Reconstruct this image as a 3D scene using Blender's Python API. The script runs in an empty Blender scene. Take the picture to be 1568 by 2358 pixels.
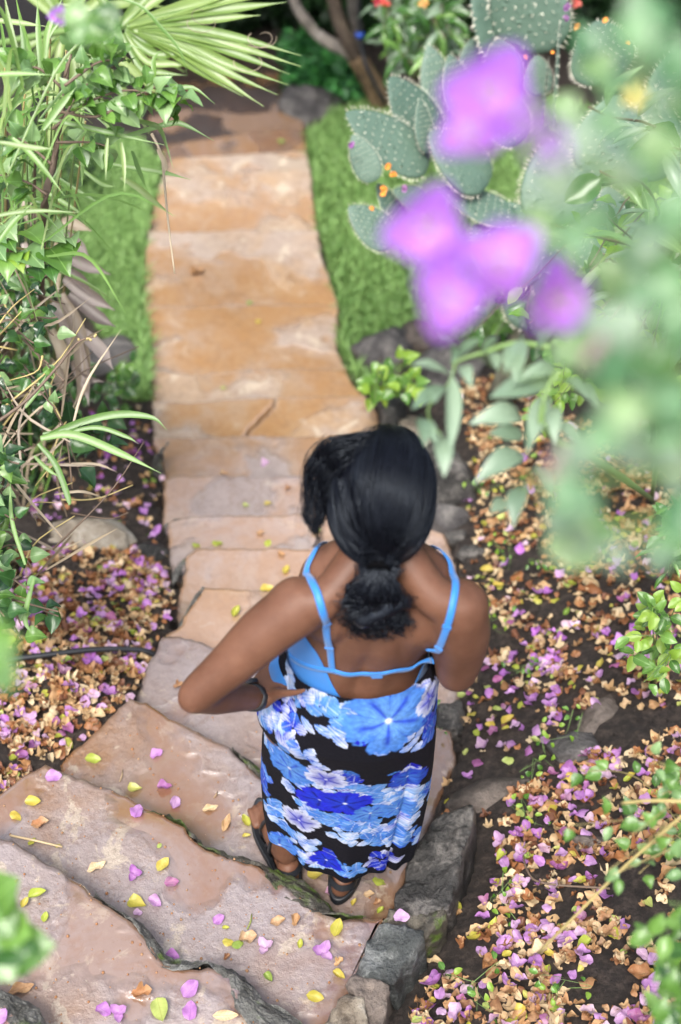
import bpy, math, random
import numpy as np
from mathutils import Vector, Matrix, noise
from mathutils.bvhtree import BVHTree
R = math.radians
rng = random.Random(7)
nr = np.random.default_rng(7)
SC = bpy.context.scene
COL = SC.collection

# ------------------------------------------------------------ camera
CAM_H = 3.38; PITCH = R(50); ROLL = R(4); FP = 3266.7      # FP: focal length in reference pixels (1568 wide)
CP = Vector((0, 0, CAM_H))
_f = Vector((0, math.cos(PITCH), -math.sin(PITCH)))
_u = Vector((0, math.sin(PITCH), math.cos(PITCH)))
_x = Vector((1, 0, 0))
CR = math.cos(ROLL) * _x + math.sin(ROLL) * _u
CU = -(math.cos(ROLL) * (-_u) + math.sin(ROLL) * _x)
cd = bpy.data.cameras.new('camera'); cam = bpy.data.objects.new('camera', cd); COL.objects.link(cam)
cd.sensor_fit = 'VERTICAL'; cd.sensor_height = 36; cd.sensor_width = 24; cd.lens = 50
cd.clip_start = .02; cd.clip_end = 400
cd.dof.use_dof = True; cd.dof.focus_distance = 3.3; cd.dof.aperture_fstop = 1.9
m = Matrix.Identity(4)
for i in range(3):
    m[i][0] = CR[i]; m[i][1] = CU[i]; m[i][2] = -_f[i]; m[i][3] = CP[i]
cam.matrix_world = m
SC.camera = cam

def ray(px, py):
    return _f + CR * ((px - 784) / FP) - CU * ((py - 1179) / FP)
def at_t(px, py, t): return CP + ray(px, py) * t
def at_z(px, py, z):
    d = ray(px, py); return CP + d * ((z - CAM_H) / d.z)
def at_y(px, py, y):
    d = ray(px, py); return CP + d * (y / d.y)
def proj(p):
    v = Vector(p) - CP; t = v.dot(_f)
    return 784 + FP * v.dot(CR) / t, 1179 - FP * v.dot(CU) / t, t

# ------------------------------------------------------------ world, sun, exposure
SUN_EL, SUN_AZ = R(62), R(200)
w = bpy.data.worlds.new('World'); SC.world = w; w.use_nodes = True
nt = w.node_tree; nt.nodes.clear()
sky = nt.nodes.new('ShaderNodeTexSky'); sky.sky_type = 'NISHITA'; sky.sun_disc = False
sky.sun_elevation = SUN_EL; sky.sun_rotation = SUN_AZ; sky.air_density = 1.0; sky.dust_density = 6.0; sky.ozone_density = 1.0
bg = nt.nodes.new('ShaderNodeBackground'); bg.inputs['Strength'].default_value = .105
out = nt.nodes.new('ShaderNodeOutputWorld')
hs = nt.nodes.new('ShaderNodeHueSaturation'); hs.inputs['Saturation'].default_value = .6; hs.inputs['Value'].default_value = 1.15
nt.links.new(sky.outputs[0], hs.inputs['Color']); nt.links.new(hs.outputs[0], bg.inputs[0]); nt.links.new(bg.outputs[0], out.inputs[0])
ld = bpy.data.lights.new('sun', 'SUN'); ld.energy = 1.5; ld.angle = R(18); ld.color = (1, .97, .93)
sun = bpy.data.objects.new('sun', ld); COL.objects.link(sun)
sd = Vector((math.sin(SUN_AZ) * math.cos(SUN_EL), math.cos(SUN_AZ) * math.cos(SUN_EL), math.sin(SUN_EL)))
sun.rotation_euler = sd.to_track_quat('Z', 'Y').to_euler(); sun.location = (0, -2, 8)
SC.view_settings.view_transform = 'Standard'; SC.view_settings.look = 'None'
SC.view_settings.exposure = 1.45; SC.view_settings.gamma = 1
SC.view_settings.use_curve_mapping = False

# ------------------------------------------------------------ object helpers
def link(o, parent=None):
    COL.objects.link(o)
    if parent is not None: o.parent = parent
    return o
def tag(o, label=None, cat=None, group=None, kind=None):
    if label: o['label'] = label
    if cat: o['category'] = cat
    if group: o['group'] = group
    if kind: o['kind'] = kind
    return o
def thing(name, label, cat, loc=(0, 0, 0), group=None):
    o = bpy.data.objects.new(name, None); o.location = loc; o.empty_display_size = .05
    COL.objects.link(o); return tag(o, label, cat, group)
def make_mesh(name, verts, faces, mat, smooth=True, cols=None):
    me = bpy.data.meshes.new(name)
    verts = np.asarray(verts, dtype=float).reshape(-1, 3)
    me.from_pydata(verts.tolist(), [], faces if isinstance(faces, list) else faces.tolist())
    if mat is not None: me.materials.append(mat)
    if smooth: me.polygons.foreach_set('use_smooth', [True] * len(me.polygons))
    if cols is not None:
        a = me.color_attributes.new('Col', 'FLOAT_COLOR', 'POINT')
        c = np.ones((len(verts), 4)); c[:, :3] = cols; a.data.foreach_set('color', c.ravel())
    me.update(); return me
def mobj(name, verts, faces, mat, parent=None, smooth=True, cols=None):
    """world-space verts; the parent is always an unrotated empty or a mesh at its own location"""
    verts = np.asarray(verts, dtype=float).reshape(-1, 3)
    if parent is not None:
        off = np.zeros(3); q = parent
        while q is not None: off += np.array(q.location); q = q.parent
        verts = verts - off
    return link(bpy.data.objects.new(name, make_mesh(name, verts, faces, mat, smooth, cols)), parent)
def inst(name, me, M, parent=None):
    """M: world matrix"""
    o = bpy.data.objects.new(name, me)
    if parent is not None:
        off = Vector((0, 0, 0)); q = parent
        while q is not None: off += q.location; q = q.parent
        M = Matrix.Translation(-off) @ M
    o.matrix_basis = M
    return link(o, parent)
def frame(pos, d, up, s=1.0, sx=1.0):
    """matrix with local Y along d and local Z near up"""
    y = Vector(d).normalized(); x = y.cross(Vector(up))
    if x.length < 1e-5: x = y.cross(Vector((1, .1, 0)))
    x.normalize(); z = x.cross(y)
    M = Matrix.Identity(4)
    for i in range(3):
        M[i][0] = x[i] * s * sx; M[i][1] = y[i] * s; M[i][2] = z[i] * s; M[i][3] = pos[i]
    return M
def bez(p, n):
    """smooth curve (Catmull-Rom) through points p, n samples"""
    p = [Vector(q) for q in p]
    if len(p) == 2: return [p[0].lerp(p[1], i / (n - 1)) for i in range(n)]
    q = [p[0] * 2 - p[1]] + p + [p[-1] * 2 - p[-2]]; out = []
    for i in range(n):
        u = i / (n - 1) * (len(p) - 1); k = min(int(u), len(p) - 2); t = u - k
        a, b, c, d = q[k:k + 4]
        out.append(.5 * ((2 * b) + (c - a) * t + (2 * a - 5 * b + 4 * c - d) * t * t + (3 * b - a - 3 * c + d) * t ** 3))
    return out
def tube(pts, rad, sides=6, cap=True, jit=0):
    """verts, faces of a tube; rad a number or list"""
    n = len(pts); rad = [rad] * n if not hasattr(rad, '__len__') else rad
    V = []; F = []
    ref = Vector((.13, .31, .94))
    for i, p in enumerate(pts):
        d = (Vector(pts[min(i + 1, n - 1)]) - Vector(pts[max(i - 1, 0)])).normalized()
        a = d.cross(ref)
        if a.length < .2: a = d.cross(Vector((1, .2, 0)))
        a.normalize(); b = d.cross(a)
        for k in range(sides):
            th = 2 * math.pi * k / sides; r = rad[i] * (1 + (rng.random() - .5) * jit)
            V.append(Vector(p) + a * (r * math.cos(th)) + b * (r * math.sin(th)))
    for i in range(n - 1):
        for k in range(sides):
            k2 = (k + 1) % sides
            F.append((i * sides + k, i * sides + k2, (i + 1) * sides + k2, (i + 1) * sides + k))
    if cap:
        F.append(tuple(range(sides - 1, -1, -1))); F.append(tuple((n - 1) * sides + k for k in range(sides)))
    return V, F
def merge(parts):
    V = []; F = []
    for v, f in parts:
        o = len(V); V += [tuple(q) for q in v]; F += [tuple(i + o for i in g) for g in f]
    return V, F
def ribbon(pts, widths, up, fold=.0, rows=3):
    """a strip along pts: widths list, up = surface normal hint (one or per point)"""
    n = len(pts); V = []; F = []
    for i, p in enumerate(pts):
        d = (Vector(pts[min(i + 1, n - 1)]) - Vector(pts[max(i - 1, 0)])).normalized()
        u = Vector(up[i]) if isinstance(up, list) else Vector(up)
        s = d.cross(u)
        if s.length < 1e-4: s = d.cross(Vector((1, .3, .2)))
        s.normalize(); nn = s.cross(d)
        for k in range(rows):
            q = k / (rows - 1) * 2 - 1
            V.append(Vector(p) + s * (q * widths[i] / 2) + nn * (abs(q) * fold * widths[i]))
    for i in range(n - 1):
        for k in range(rows - 1):
            a = i * rows + k; F.append((a, a + 1, a + rows + 1, a + rows))
    return V, F

# ------------------------------------------------------------ material helpers
class NT:
    def __init__(s, name):
        s.m = bpy.data.materials.new(name); s.m.use_nodes = True; s.t = s.m.node_tree
        s.b = s.t.nodes['Principled BSDF']
        s.o = s.t.nodes['Material Output']
    def n(s, typ, ins=None, **kw):
        x = s.t.nodes.new(typ)
        for k, v in kw.items(): setattr(x, k, v)
        for k, v in (ins or {}).items():
            if hasattr(v, 'is_output') or isinstance(v, bpy.types.NodeSocket): s.t.links.new(v, x.inputs[k])
            else: x.inputs[k].default_value = v
        return x
    def link(s, a, b): s.t.links.new(a, b)
    def set(s, **kw):
        for k, v in kw.items():
            k = k.replace('_', ' ')
            if isinstance(v, bpy.types.NodeSocket): s.link(v, s.b.inputs[k])
            else: s.b.inputs[k].default_value = v
    def coord(s, kind='Object'): return s.n('ShaderNodeTexCoord').outputs[kind]
    def pos(s): return s.n('ShaderNodeNewGeometry').outputs['Position']
    def noise(s, scale, detail=4, rough=.55, vec=None, dist=0):
        ins = {'Scale': scale, 'Detail': detail, 'Roughness': rough, 'Distortion': dist}
        if vec is not None: ins['Vector'] = vec
        return s.n('ShaderNodeTexNoise', ins).outputs['Fac']
    def ramp(s, fac, stops):
        x = s.n('ShaderNodeValToRGB', {'Fac': fac}); r = x.color_ramp
        while len(r.elements) > 1: r.elements.remove(r.elements[-1])
        r.elements[0].position = stops[0][0]; r.elements[0].color = c4(stops[0][1])
        for p, c in stops[1:]:
            e = r.elements.new(p); e.color = c4(c)
        return x.outputs['Color']
    def mix(s, f, a, b, mode='MIX'):
        x = s.n('ShaderNodeMix', data_type='RGBA', blend_type=mode)
        for k, v in ((0, f), (6, a), (7, b)):
            if isinstance(v, bpy.types.NodeSocket): s.link(v, x.inputs[k])
            else: x.inputs[k].default_value = v if k == 0 else c4(v)
        return x.outputs[2]
    def math(s, op, a, b=None, clamp=False):
        x = s.n('ShaderNodeMath', operation=op, use_clamp=clamp)
        for k, v in ((0, a), (1, b)):
            if v is None: continue
            if isinstance(v, bpy.types.NodeSocket): s.link(v, x.inputs[k])
            else: x.inputs[k].default_value = v
        return x.outputs[0]
    def bump(s, h, strength=.3, dist=.01):
        x = s.n('ShaderNodeBump', {'Height': h, 'Strength': strength, 'Distance': dist})
        s.link(x.outputs[0], s.b.inputs['Normal']); return x.outputs[0]
def c4(c): return tuple(c) + (1,) if not isinstance(c, (int, float)) and len(c) == 3 else ((c, c, c, 1) if isinstance(c, (int, float)) else tuple(c))

def leaf_mat(name, c1, c2, trans=.35, rough=.4, vein=0.0, hue=.03, back=None):
    q = NT(name)
    oi = q.n('ShaderNodeObjectInfo').outputs['Random']
    nz = q.noise(9, 3, vec=q.pos())
    f = q.math('ADD', q.math('MULTIPLY', oi, .65), q.math('MULTIPLY', nz, .35))
    col = q.ramp(f, [(.15, c1), (.85, c2)])
    sx_ = q.n('ShaderNodeSeparateXYZ', {0: q.coord('Object')}); ax_ = q.math('ABSOLUTE', sx_.outputs[0])
    if vein: col = q.mix(q.ramp(ax_, [(.006, .5), (.02, 0.0)]), col, tuple(min(1, v * 1.5 + .03) for v in c2))
    q.set(Base_Color=col, Roughness=rough * .8, Specular_IOR_Level=.75)
    tr = q.n('ShaderNodeBsdfTranslucent'); q.link(q.mix(.35, col, (c2[0] * 1.3, c2[1] * 1.3, c2[2] * .5)), tr.inputs['Color'])
    mx = q.n('ShaderNodeMixShader'); mx.inputs[0].default_value = trans
    q.link(q.b.outputs[0], mx.inputs[1]); q.link(tr.outputs[0], mx.inputs[2]); q.link(mx.outputs[0], q.o.inputs['Surface'])
    q.bump(q.noise(220, 2, vec=q.coord('Object')), .15, .002)
    return q.m
def attr_leaf_mat(name, trans=.3, rough=.55):
    q = NT(name)
    a = q.n('ShaderNodeAttribute', attribute_name='Col').outputs['Color']
    q.set(Base_Color=a, Roughness=rough)
    tr = q.n('ShaderNodeBsdfTranslucent'); q.link(a, tr.inputs['Color'])
    mx = q.n('ShaderNodeMixShader'); mx.inputs[0].default_value = trans
    q.link(q.b.outputs[0], mx.inputs[1]); q.link(tr.outputs[0], mx.inputs[2]); q.link(mx.outputs[0], q.o.inputs['Surface'])
    return q.m
# ------------------------------------------------------------ materials of the setting
def stone_mat(seed, near):
    q = NT('wet_sandstone')
    P = q.n('ShaderNodeVectorMath', {0: q.pos(), 1: (seed, seed * .7, 0)}, operation='ADD').outputs[0]
    if near == 4: A, B, C, L, K, Rr = (.17, .085, .04), (.16, .09, .055), (.14, .09, .065), (.13, .09, .07), (.20, .14, .09), (.15, .06, .018)  # slab before the bend: onset of the shade put into its colour
    if near == 3: A, B, C, L, K, Rr = (.045, .025, .015), (.035, .022, .016), (.04, .028, .022), (.045, .033, .027), (.07, .05, .038), (.06, .026, .012)  # path end: shade of the overhead growth painted into the stone colour
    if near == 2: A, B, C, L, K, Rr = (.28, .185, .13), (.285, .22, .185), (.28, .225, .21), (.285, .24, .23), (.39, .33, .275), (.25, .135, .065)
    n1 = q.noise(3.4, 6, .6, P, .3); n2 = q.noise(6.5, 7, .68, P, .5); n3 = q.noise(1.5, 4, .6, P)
    if near == 1: A, B, C, L, K, Rr = (.175, .092, .045), (.185, .133, .112), (.19, .152, .147), (.205, .173, .175), (.31, .26, .20), (.150, .058, .015)  # lavender L: sky reflection on the wet near treads, put into the colour
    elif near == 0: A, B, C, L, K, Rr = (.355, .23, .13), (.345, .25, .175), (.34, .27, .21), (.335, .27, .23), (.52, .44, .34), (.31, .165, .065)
    big = q.ramp(n3, [(.38, A), (.5, B), (.6, C)])
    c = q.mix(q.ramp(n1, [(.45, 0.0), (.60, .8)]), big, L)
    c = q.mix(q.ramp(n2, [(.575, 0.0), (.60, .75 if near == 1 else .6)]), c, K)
    rust = q.noise(2.6, 8, .66, P, .3)
    c = q.mix(q.ramp(rust, [(.50, 0.0), (.56, .55), (.64, .9)]), c, Rr)
    rim_ = q.noise(4.2, 7, .66, P, .2); c = q.mix(q.ramp(rim_, [(.545, 0.0), (.555, .45), (.575, .0)]), c, (.12, .06, .03))
    fine = q.noise(38, 5, .7, P); c = q.mix(q.ramp(fine, [(.35, .28), (.5, 0.0)]), c, (.10, .065, .05)); c = q.mix(q.ramp(fine, [(.55, 0.0), (.72, .3)]), c, K)
    speck = q.noise(120, 2, .5, P)
    c = q.mix(q.ramp(speck, [(.66, 0.0), (.74, .5)]), c, (.12, .07, .045))
    cr = q.n('ShaderNodeTexVoronoi', {'Vector': q.n('ShaderNodeVectorMath', {0: P, 1: q.n('ShaderNodeTexNoise', {'Vector': P, 'Scale': 5.0, 'Detail': 4.0}).outputs['Color']}, operation='ADD').outputs[0], 'Scale': 1.6}, feature='DISTANCE_TO_EDGE').outputs['Distance']
    c = q.mix(q.ramp(cr, [(.0, .35), (.006, 0.0)]), c, (.10, .06, .04))
    wet = q.noise(2.6, 4, .5, P, .2)
    c = q.mix(q.ramp(wet, [(.46, .0), (.51, .42)]), c, (.20, .10, .045) if near == 1 else (.38, .22, .11))
    q.set(Base_Color=c, Roughness=q.ramp(wet, [(.45, (.40,) * 3), (.50, (.08,) * 3)]), Specular_IOR_Level=.9, Coat_Weight=q.ramp(wet, [(.45, (.12,) * 3), (.50, (1.0 if near != 3 else .4,) * 3)]), Coat_IOR=2.0, Coat_Roughness=.07)
    h = q.math('ADD', q.math('MULTIPLY', q.noise(7, 5, .5, P), 1.0), q.math('MULTIPLY', q.noise(60, 5, .7, P), .30))
    h = q.math('MULTIPLY', h, q.ramp(wet, [(.46, (1,) * 3), (.51, (.16,) * 3)]))
    q.bump(h, .7, .018)
    return q.m
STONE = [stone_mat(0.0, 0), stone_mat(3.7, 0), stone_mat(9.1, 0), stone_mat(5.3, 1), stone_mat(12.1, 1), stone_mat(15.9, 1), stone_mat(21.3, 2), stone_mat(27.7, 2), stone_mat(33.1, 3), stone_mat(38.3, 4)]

q = NT('dark_wet_soil'); n = q.noise(34, 9, .78, q.pos()); n2 = q.noise(2.5, 3, .5, q.pos())
c = q.ramp(n, [(.3, (.010, .007, .006)), (.48, (.032, .023, .019)), (.66, (.105, .078, .062))])
at = q.n('ShaderNodeAttribute', attribute_name='Col').outputs['Color']
c = q.mix(at, c, q.mix(n2, (.07, .15, .03), (.13, .24, .05)))
q.set(Base_Color=c, Roughness=.62); q.bump(q.noise(60, 9, .8, q.pos()), 1.0, .03); SOIL = q.m

def rock_mat(name, a, b, cc, scale=6, rough=.5, moss=0.0):
    q = NT(name); P = q.pos(); n = q.noise(scale, 8, .65, P, .5); v = q.noise(scale * 8, 5, .7, P)
    c = q.ramp(q.math('ADD', q.math('MULTIPLY', n, .7), q.math('MULTIPLY', v, .3)), [(.38, a), (.5, b), (.62, cc)])
    if moss: c = q.mix(q.ramp(q.noise(11, 6, .65, P), [(.62 - moss * .2, 0.0), (.72 - moss * .2, .9)]), c, (.07, .12, .012))
    q.set(Base_Color=c, Roughness=rough); q.bump(q.math('ADD', n, q.math('MULTIPLY', v, .5)), .8, .03); return q.m
ROCK_GREY = rock_mat('grey_rock', (.010, .010, .009), (.034, .032, .030), (.16, .148, .135), 9, .4)
ROCK_BLUE = rock_mat('blue_grey_rock', (.022, .024, .024), (.07, .077, .075), (.21, .22, .215), 12, .35)
ROCK_DARK = rock_mat('dark_lava_rock', (.02, .018, .018), (.065, .06, .06), (.15, .14, .13), 9, .5)
ROCK_BROWN = rock_mat('brown_rock', (.03, .024, .02), (.08, .064, .054), (.16, .13, .11), 7, .55)
ROCK_TAN = rock_mat('tan_rock', (.09, .07, .05), (.20, .17, .13), (.34, .32, .28), 7, .4)
MOSSY = rock_mat('mossy_mortar', (.018, .017, .013), (.060, .055, .044), (.17, .16, .14), 22, .6, .55)
MORTAR = rock_mat('grey_mortar', (.04, .04, .035), (.12, .12, .11), (.27, .27, .25), 24, .5, .3)

# ------------------------------------------------------------ height field of the beds, from survey points
ctl = [(300,1602,-.06),(135,1760,.03),(0,1840,.08),(-250,1950,.15),(365,1470,-.22),(400,1390,-.33),(385,1300,-.45),(375,1200,-.58),(368,1100,-.70),
 (348,1003,-.82),(345,920,-.93),(340,850,-1.02),(325,700,-1.10),(325,545,-1.12),(370,400,-1.22),(390,330,-1.36),(0,1500,-.15),(0,1250,-.45),(100,1000,-.78),(0,800,-.95),(100,600,-1.08),(0,300,-1.2),(-500,800,-1.0),(-500,1500,-.1),
 (950,1945,-.07),(1055,1760,-.08),(1060,1500,-.26),(1070,1290,-.38),(1010,1150,-.58),(885,1000,-.76),(845,900,-.90),(795,820,-1.03),(765,600,-1.10),(722,400,-1.24),(705,320,-1.36),
 (1100,1900,.02),(1010,2150,.10),(900,2380,.2),(1568,2358,.32),(1568,2000,.25),(1568,1600,.1),(1568,1300,-.1),(1568,1000,-.4),(1568,700,-.8),(1300,1500,-.1),(1200,1200,-.4),(1100,950,-.75),(1200,700,-1.0),(950,500,-1.13),(1568,400,-1.1),
 (600,1950,-.16),(300,1900,-.1),(200,2250,.02),(500,2280,-.05),(700,2200,-.06),(800,2300,-.05),(800,2050,-.16),(700,1650,-.26),(800,1450,-.36),(600,1400,-.42),(650,1250,-.6),(600,1100,-.78),(600,950,-1.0),(560,700,-1.22),(540,450,-1.34),(560,330,-1.52),(500,200,-1.7),(640,250,-1.65),
 (100,2700,.35),(700,2700,.3),(1200,2700,.5),(-300,2200,.3),(780,200,-1.5),(1000,150,-1.5),(1300,150,-1.4),(300,120,-1.6),(560,30,-1.8),(900,-50,-1.7)]
CPT = np.array([tuple(at_z(*c)) for c in ctl])
_d = np.linalg.norm(CPT[:, None, :2] - CPT[None, :, :2], axis=2)
_A = np.block([[_d + 0 * np.eye(len(CPT)), np.c_[np.ones(len(CPT)), CPT[:, :2]]], [np.r_[[np.ones(len(CPT))], CPT[:, :2].T], np.zeros((3, 3))]])
_A[:len(CPT), :len(CPT)] -= .04 * np.eye(len(CPT))
_w = np.linalg.solve(_A, np.r_[CPT[:, 2], 0, 0, 0])
def GH(x, y):
    x = np.clip(np.atleast_1d(np.asarray(x, float)), -2.6, 2.8); y = np.clip(np.atleast_1d(np.asarray(y, float)), .3, 9)
    r = np.sqrt((x[:, None] - CPT[:, 0]) ** 2 + (y[:, None] - CPT[:, 1]) ** 2)
    return r @ _w[:len(CPT)] + _w[-3] + _w[-2] * x + _w[-1] * y
def gh(x, y): return float(GH(x, y)[0])
def at_g(px, py, lift=0.0):
    z = 0.0
    for _ in range(25):
        p = at_z(px, py, z); z = z * .5 + gh(p.x, p.y) * .5
    p = at_z(px, py, z); p.z += lift; return p
BBX = {}
def inpoly(px, py, poly):
    if len(px) == 1:
        x, y = float(px[0]), float(py[0])
        bb = BBX.get(id(poly))
        if bb is None or bb[0] is not poly: bb = (poly, min(p[0] for p in poly), max(p[0] for p in poly), min(p[1] for p in poly), max(p[1] for p in poly)); BBX[id(poly)] = bb
        if x < bb[1] or x > bb[2] or y < bb[3] or y > bb[4]: return np.array([False])
    px = np.asarray(px, float); py = np.asarray(py, float); ins = np.zeros(px.shape, bool); j = len(poly) - 1
    for i in range(len(poly)):
        xi, yi = poly[i]; xj, yj = poly[j]
        if yi != yj: ins ^= ((yi > py) != (yj > py)) & (px < (xj - xi) * (py - yi) / (yj - yi) + xi)
        j = i
    return ins
def W(poly): return [tuple(at_g(x, y))[:2] for x, y in poly]
LAWN_R = W([(705,320),(720,450),(740,560),(762,640),(782,700),(778,800),(800,850),(830,895),(900,870),(1000,800),(1200,760),(1500,800),(1700,700),(1700,300),(1000,200),(860,230),(760,260)])
LAWN_L = W([(330,330),(372,400),(345,500),(335,600),(328,700),(345,780),(350,870),(345,930),(310,930),(280,880),(255,800),(190,700),(130,600),(60,500),(0,420),(0,300)])
xs = np.r_[-60, -30, -15, -8, -5, np.arange(-3.4, -1.5, .05), np.arange(-1.5, 1.7, .021), np.arange(1.7, 3.41, .05), 5, 8, 15, 30, 60]
ys = np.r_[-60, -30, -12, -5, -2, np.arange(-.6, .6, .05), np.arange(.6, 4.2, .021), np.arange(4.2, 9.6, .05), 11, 14, 20, 35, 60]
GX, GY = np.meshgrid(xs, ys); gx = GX.ravel(); gy = GY.ravel()
gz = GH(gx, gy)
lump = np.array([noise.fractal((a * 3.1, b * 3.1, 0), 1, 2, 4) * .022 + noise.fractal((a * 15, b * 15, 3), 1, 2, 3) * .009 if abs(a) < 4 and -1 < b < 10 else 0 for a, b in zip(gx, gy)])
law = (inpoly(gx, gy, LAWN_R) | inpoly(gx, gy, LAWN_L)).astype(float)
# ------------------------------------------------------------ stone steps: every flagstone is a piece of its own
def densify(P, step=.03, jit=.004):
    out = []
    for i in range(len(P)):
        a = Vector(P[i]); b = Vector(P[(i + 1) % len(P)]); k = max(1, int((b - a).length / step))
        for s in range(k):
            p = a.lerp(b, s / k)
            if s: p = p + Vector((noise.noise((p.x * 21, p.y * 21, 1)), noise.noise((p.x * 21, p.y * 21, 7)), 0)) * jit * 2.2 + Vector((noise.noise((p.x * 70, p.y * 70, 1)), noise.noise((p.x * 70, p.y * 70, 7)), 0)) * jit * 1.2
            out.append(p)
    return out
steps = bpy.data.objects.new('stone_steps', None); COL.objects.link(steps); tag(steps, kind='structure')
steps.location = at_z(560, 1300, -.4)
FOOT = []
def slab(poly, z, thick=.2, mat=0, step=.014):
    P = densify([at_z(x, y, z) for x, y in poly], step)
    FOOT.append(([(p.x, p.y) for p in P[::2]], z))
    n = len(P); c = sum(P, Vector()) / n
    area = sum(P[i].x * P[(i + 1) % n].y - P[(i + 1) % n].x * P[i].y for i in range(n))
    if area < 0: P.reverse()
    V = []; rings = []
    def inset(d, dz):
        r = []
        for i in range(n):
            t = (P[(i + 2) % n] - P[i - 2]).normalized(); nn = Vector((-t.y, t.x, 0))
            V.append(P[i] + nn * d + Vector((0, 0, dz))); r.append(len(V) - 1)
        rings.append(r)
    inset(.016, 0); inset(.006, -.003); inset(0, -.010); inset(.002, -.05); inset(-.004, -thick)
    F = [tuple(rings[0])]
    for a, b in zip(rings, rings[1:]):
        for i in range(n): j = (i + 1) % n; F.append((a[i], b[i], b[j], a[j]))
    o = mobj('flagstone', V, F, STONE[mat], steps)
    o.data.polygons[0].use_smooth = False
    return o
L4 = [(-60,2240),(0,2285),(30,2325),(60,2365),(120,2440)]
L3 = [(-60,1890),(0,1925),(30,1930),(65,1955),(150,2005),(200,2040),(240,2075),(280,2100),(320,2130),(350,2170),(380,2215),(425,2225),(480,2220),(530,2245),(555,2275),(565,2310),(625,2368),(700,2430)]
L2 = [(105,1755),(165,1780),(225,1805),(280,1825),(350,1860),(390,1880),(430,1900),(450,1930),(475,1950),(525,1970),(600,1990),(640,2025),(700,2065),(750,2100),(784,2112),(885,2108)]
L1 = [(300,1602),(340,1612),(380,1640),(425,1665),(490,1700),(540,1730),(570,1755),(600,1785),(700,1850),(800,1900),(900,1936),(955,1936)]
LA = [(375,1461),(415,1460),(450,1471),(500,1489),(620,1540),(800,1605),(960,1648),(1035,1665)]
LB = [(462,1351),(520,1350),(600,1352),(760,1375),(950,1440),(1055,1500)]
LC = [(430,1276),(450,1261),(500,1258),(700,1261),(900,1275),(1050,1300)]
LD = [(387,1200),(420,1188),(480,1183),(600,1183),(720,1180),(1010,1190)]
LE = [(378,1105),(400,1093),(500,1092),(650,1095),(960,1090)]
LF = [(352,1003),(420,1006),(500,1004),(565,1000),(640,1003),(760,1000),(880,998)]
LG = [(350,921),(450,925),(560,915),(700,912),(840,908)]
LH = [(348,850),(450,862),(560,852),(700,845),(793,850)]
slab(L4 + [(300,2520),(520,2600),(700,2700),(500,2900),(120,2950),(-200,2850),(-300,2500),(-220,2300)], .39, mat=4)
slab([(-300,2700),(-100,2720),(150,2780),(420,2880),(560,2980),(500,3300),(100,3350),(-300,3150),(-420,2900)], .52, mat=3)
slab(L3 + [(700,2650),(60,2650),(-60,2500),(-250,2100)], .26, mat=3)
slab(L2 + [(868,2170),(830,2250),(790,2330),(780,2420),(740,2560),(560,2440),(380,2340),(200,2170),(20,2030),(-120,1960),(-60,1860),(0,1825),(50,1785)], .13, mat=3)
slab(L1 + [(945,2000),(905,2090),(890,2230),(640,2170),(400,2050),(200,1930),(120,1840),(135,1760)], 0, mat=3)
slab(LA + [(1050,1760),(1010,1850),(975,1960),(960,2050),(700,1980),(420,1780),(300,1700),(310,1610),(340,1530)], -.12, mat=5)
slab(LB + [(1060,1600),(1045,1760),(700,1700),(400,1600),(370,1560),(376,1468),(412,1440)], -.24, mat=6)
slab(LC + [(1065,1400),(1060,1600),(700,1520),(450,1500),(405,1480),(410,1395)], -.36, mat=6)
slab(LD + [(1050,1290),(1050,1400),(700,1400),(420,1400),(400,1330),(388,1260)], -.48, mat=6)
slab(LE + [(985,1150),(1010,1290),(700,1290),(390,1290),(374,1200)], -.60, mat=6)
slab(LF + [(920,1050),(965,1200),(700,1200),(375,1200),(374,1110),(360,1040)], -.72, mat=6)
slab([(350,921),(450,925),(560,915),(632,913),(628,935),(600,960),(575,985),(562,1003),(560,1100),(360,1100),(352,1003)], -.84, mat=1)
slab([(636,913),(700,912),(840,908),(870,955),(882,1000),(905,1090),(700,1100),(566,1100),(567,1003),(580,986),(605,962),(632,936)], -.838, mat=1)
slab(LH + [(812,880),(842,915),(860,1010),(700,1010),(352,1010),(350,921)], -.96, mat=1)
slab([(333,700),(450,706),(600,698),(780,702),(776,800),(800,855),(820,950),(560,950),(346,950),(348,860),(345,780)], -1.04, mat=1)
slab([(342,530),(420,535),(560,528),(732,530),(740,590),(760,640),(779,702),(782,790),(560,790),(340,790),(328,700),(335,600)], -1.06, mat=1)
slab([(375,405),(450,402),(560,395),(716,388),(720,450),(734,540),(745,610),(540,610),(336,610),(345,500),(360,460)], -1.14, mat=1)
slab([(395,362),(480,360),(600,352),(706,345),(716,392),(725,470),(560,480),(350,480),(376,405)], -1.24, mat=1)
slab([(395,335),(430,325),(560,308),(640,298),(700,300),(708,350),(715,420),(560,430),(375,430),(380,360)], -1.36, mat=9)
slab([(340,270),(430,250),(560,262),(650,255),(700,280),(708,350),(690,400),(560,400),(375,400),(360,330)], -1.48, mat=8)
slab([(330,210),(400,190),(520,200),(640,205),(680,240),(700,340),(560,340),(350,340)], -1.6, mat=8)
slab([(330,120),(420,110),(560,130),(660,160),(690,280),(560,270),(330,270)], -1.72, mat=8)

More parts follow.
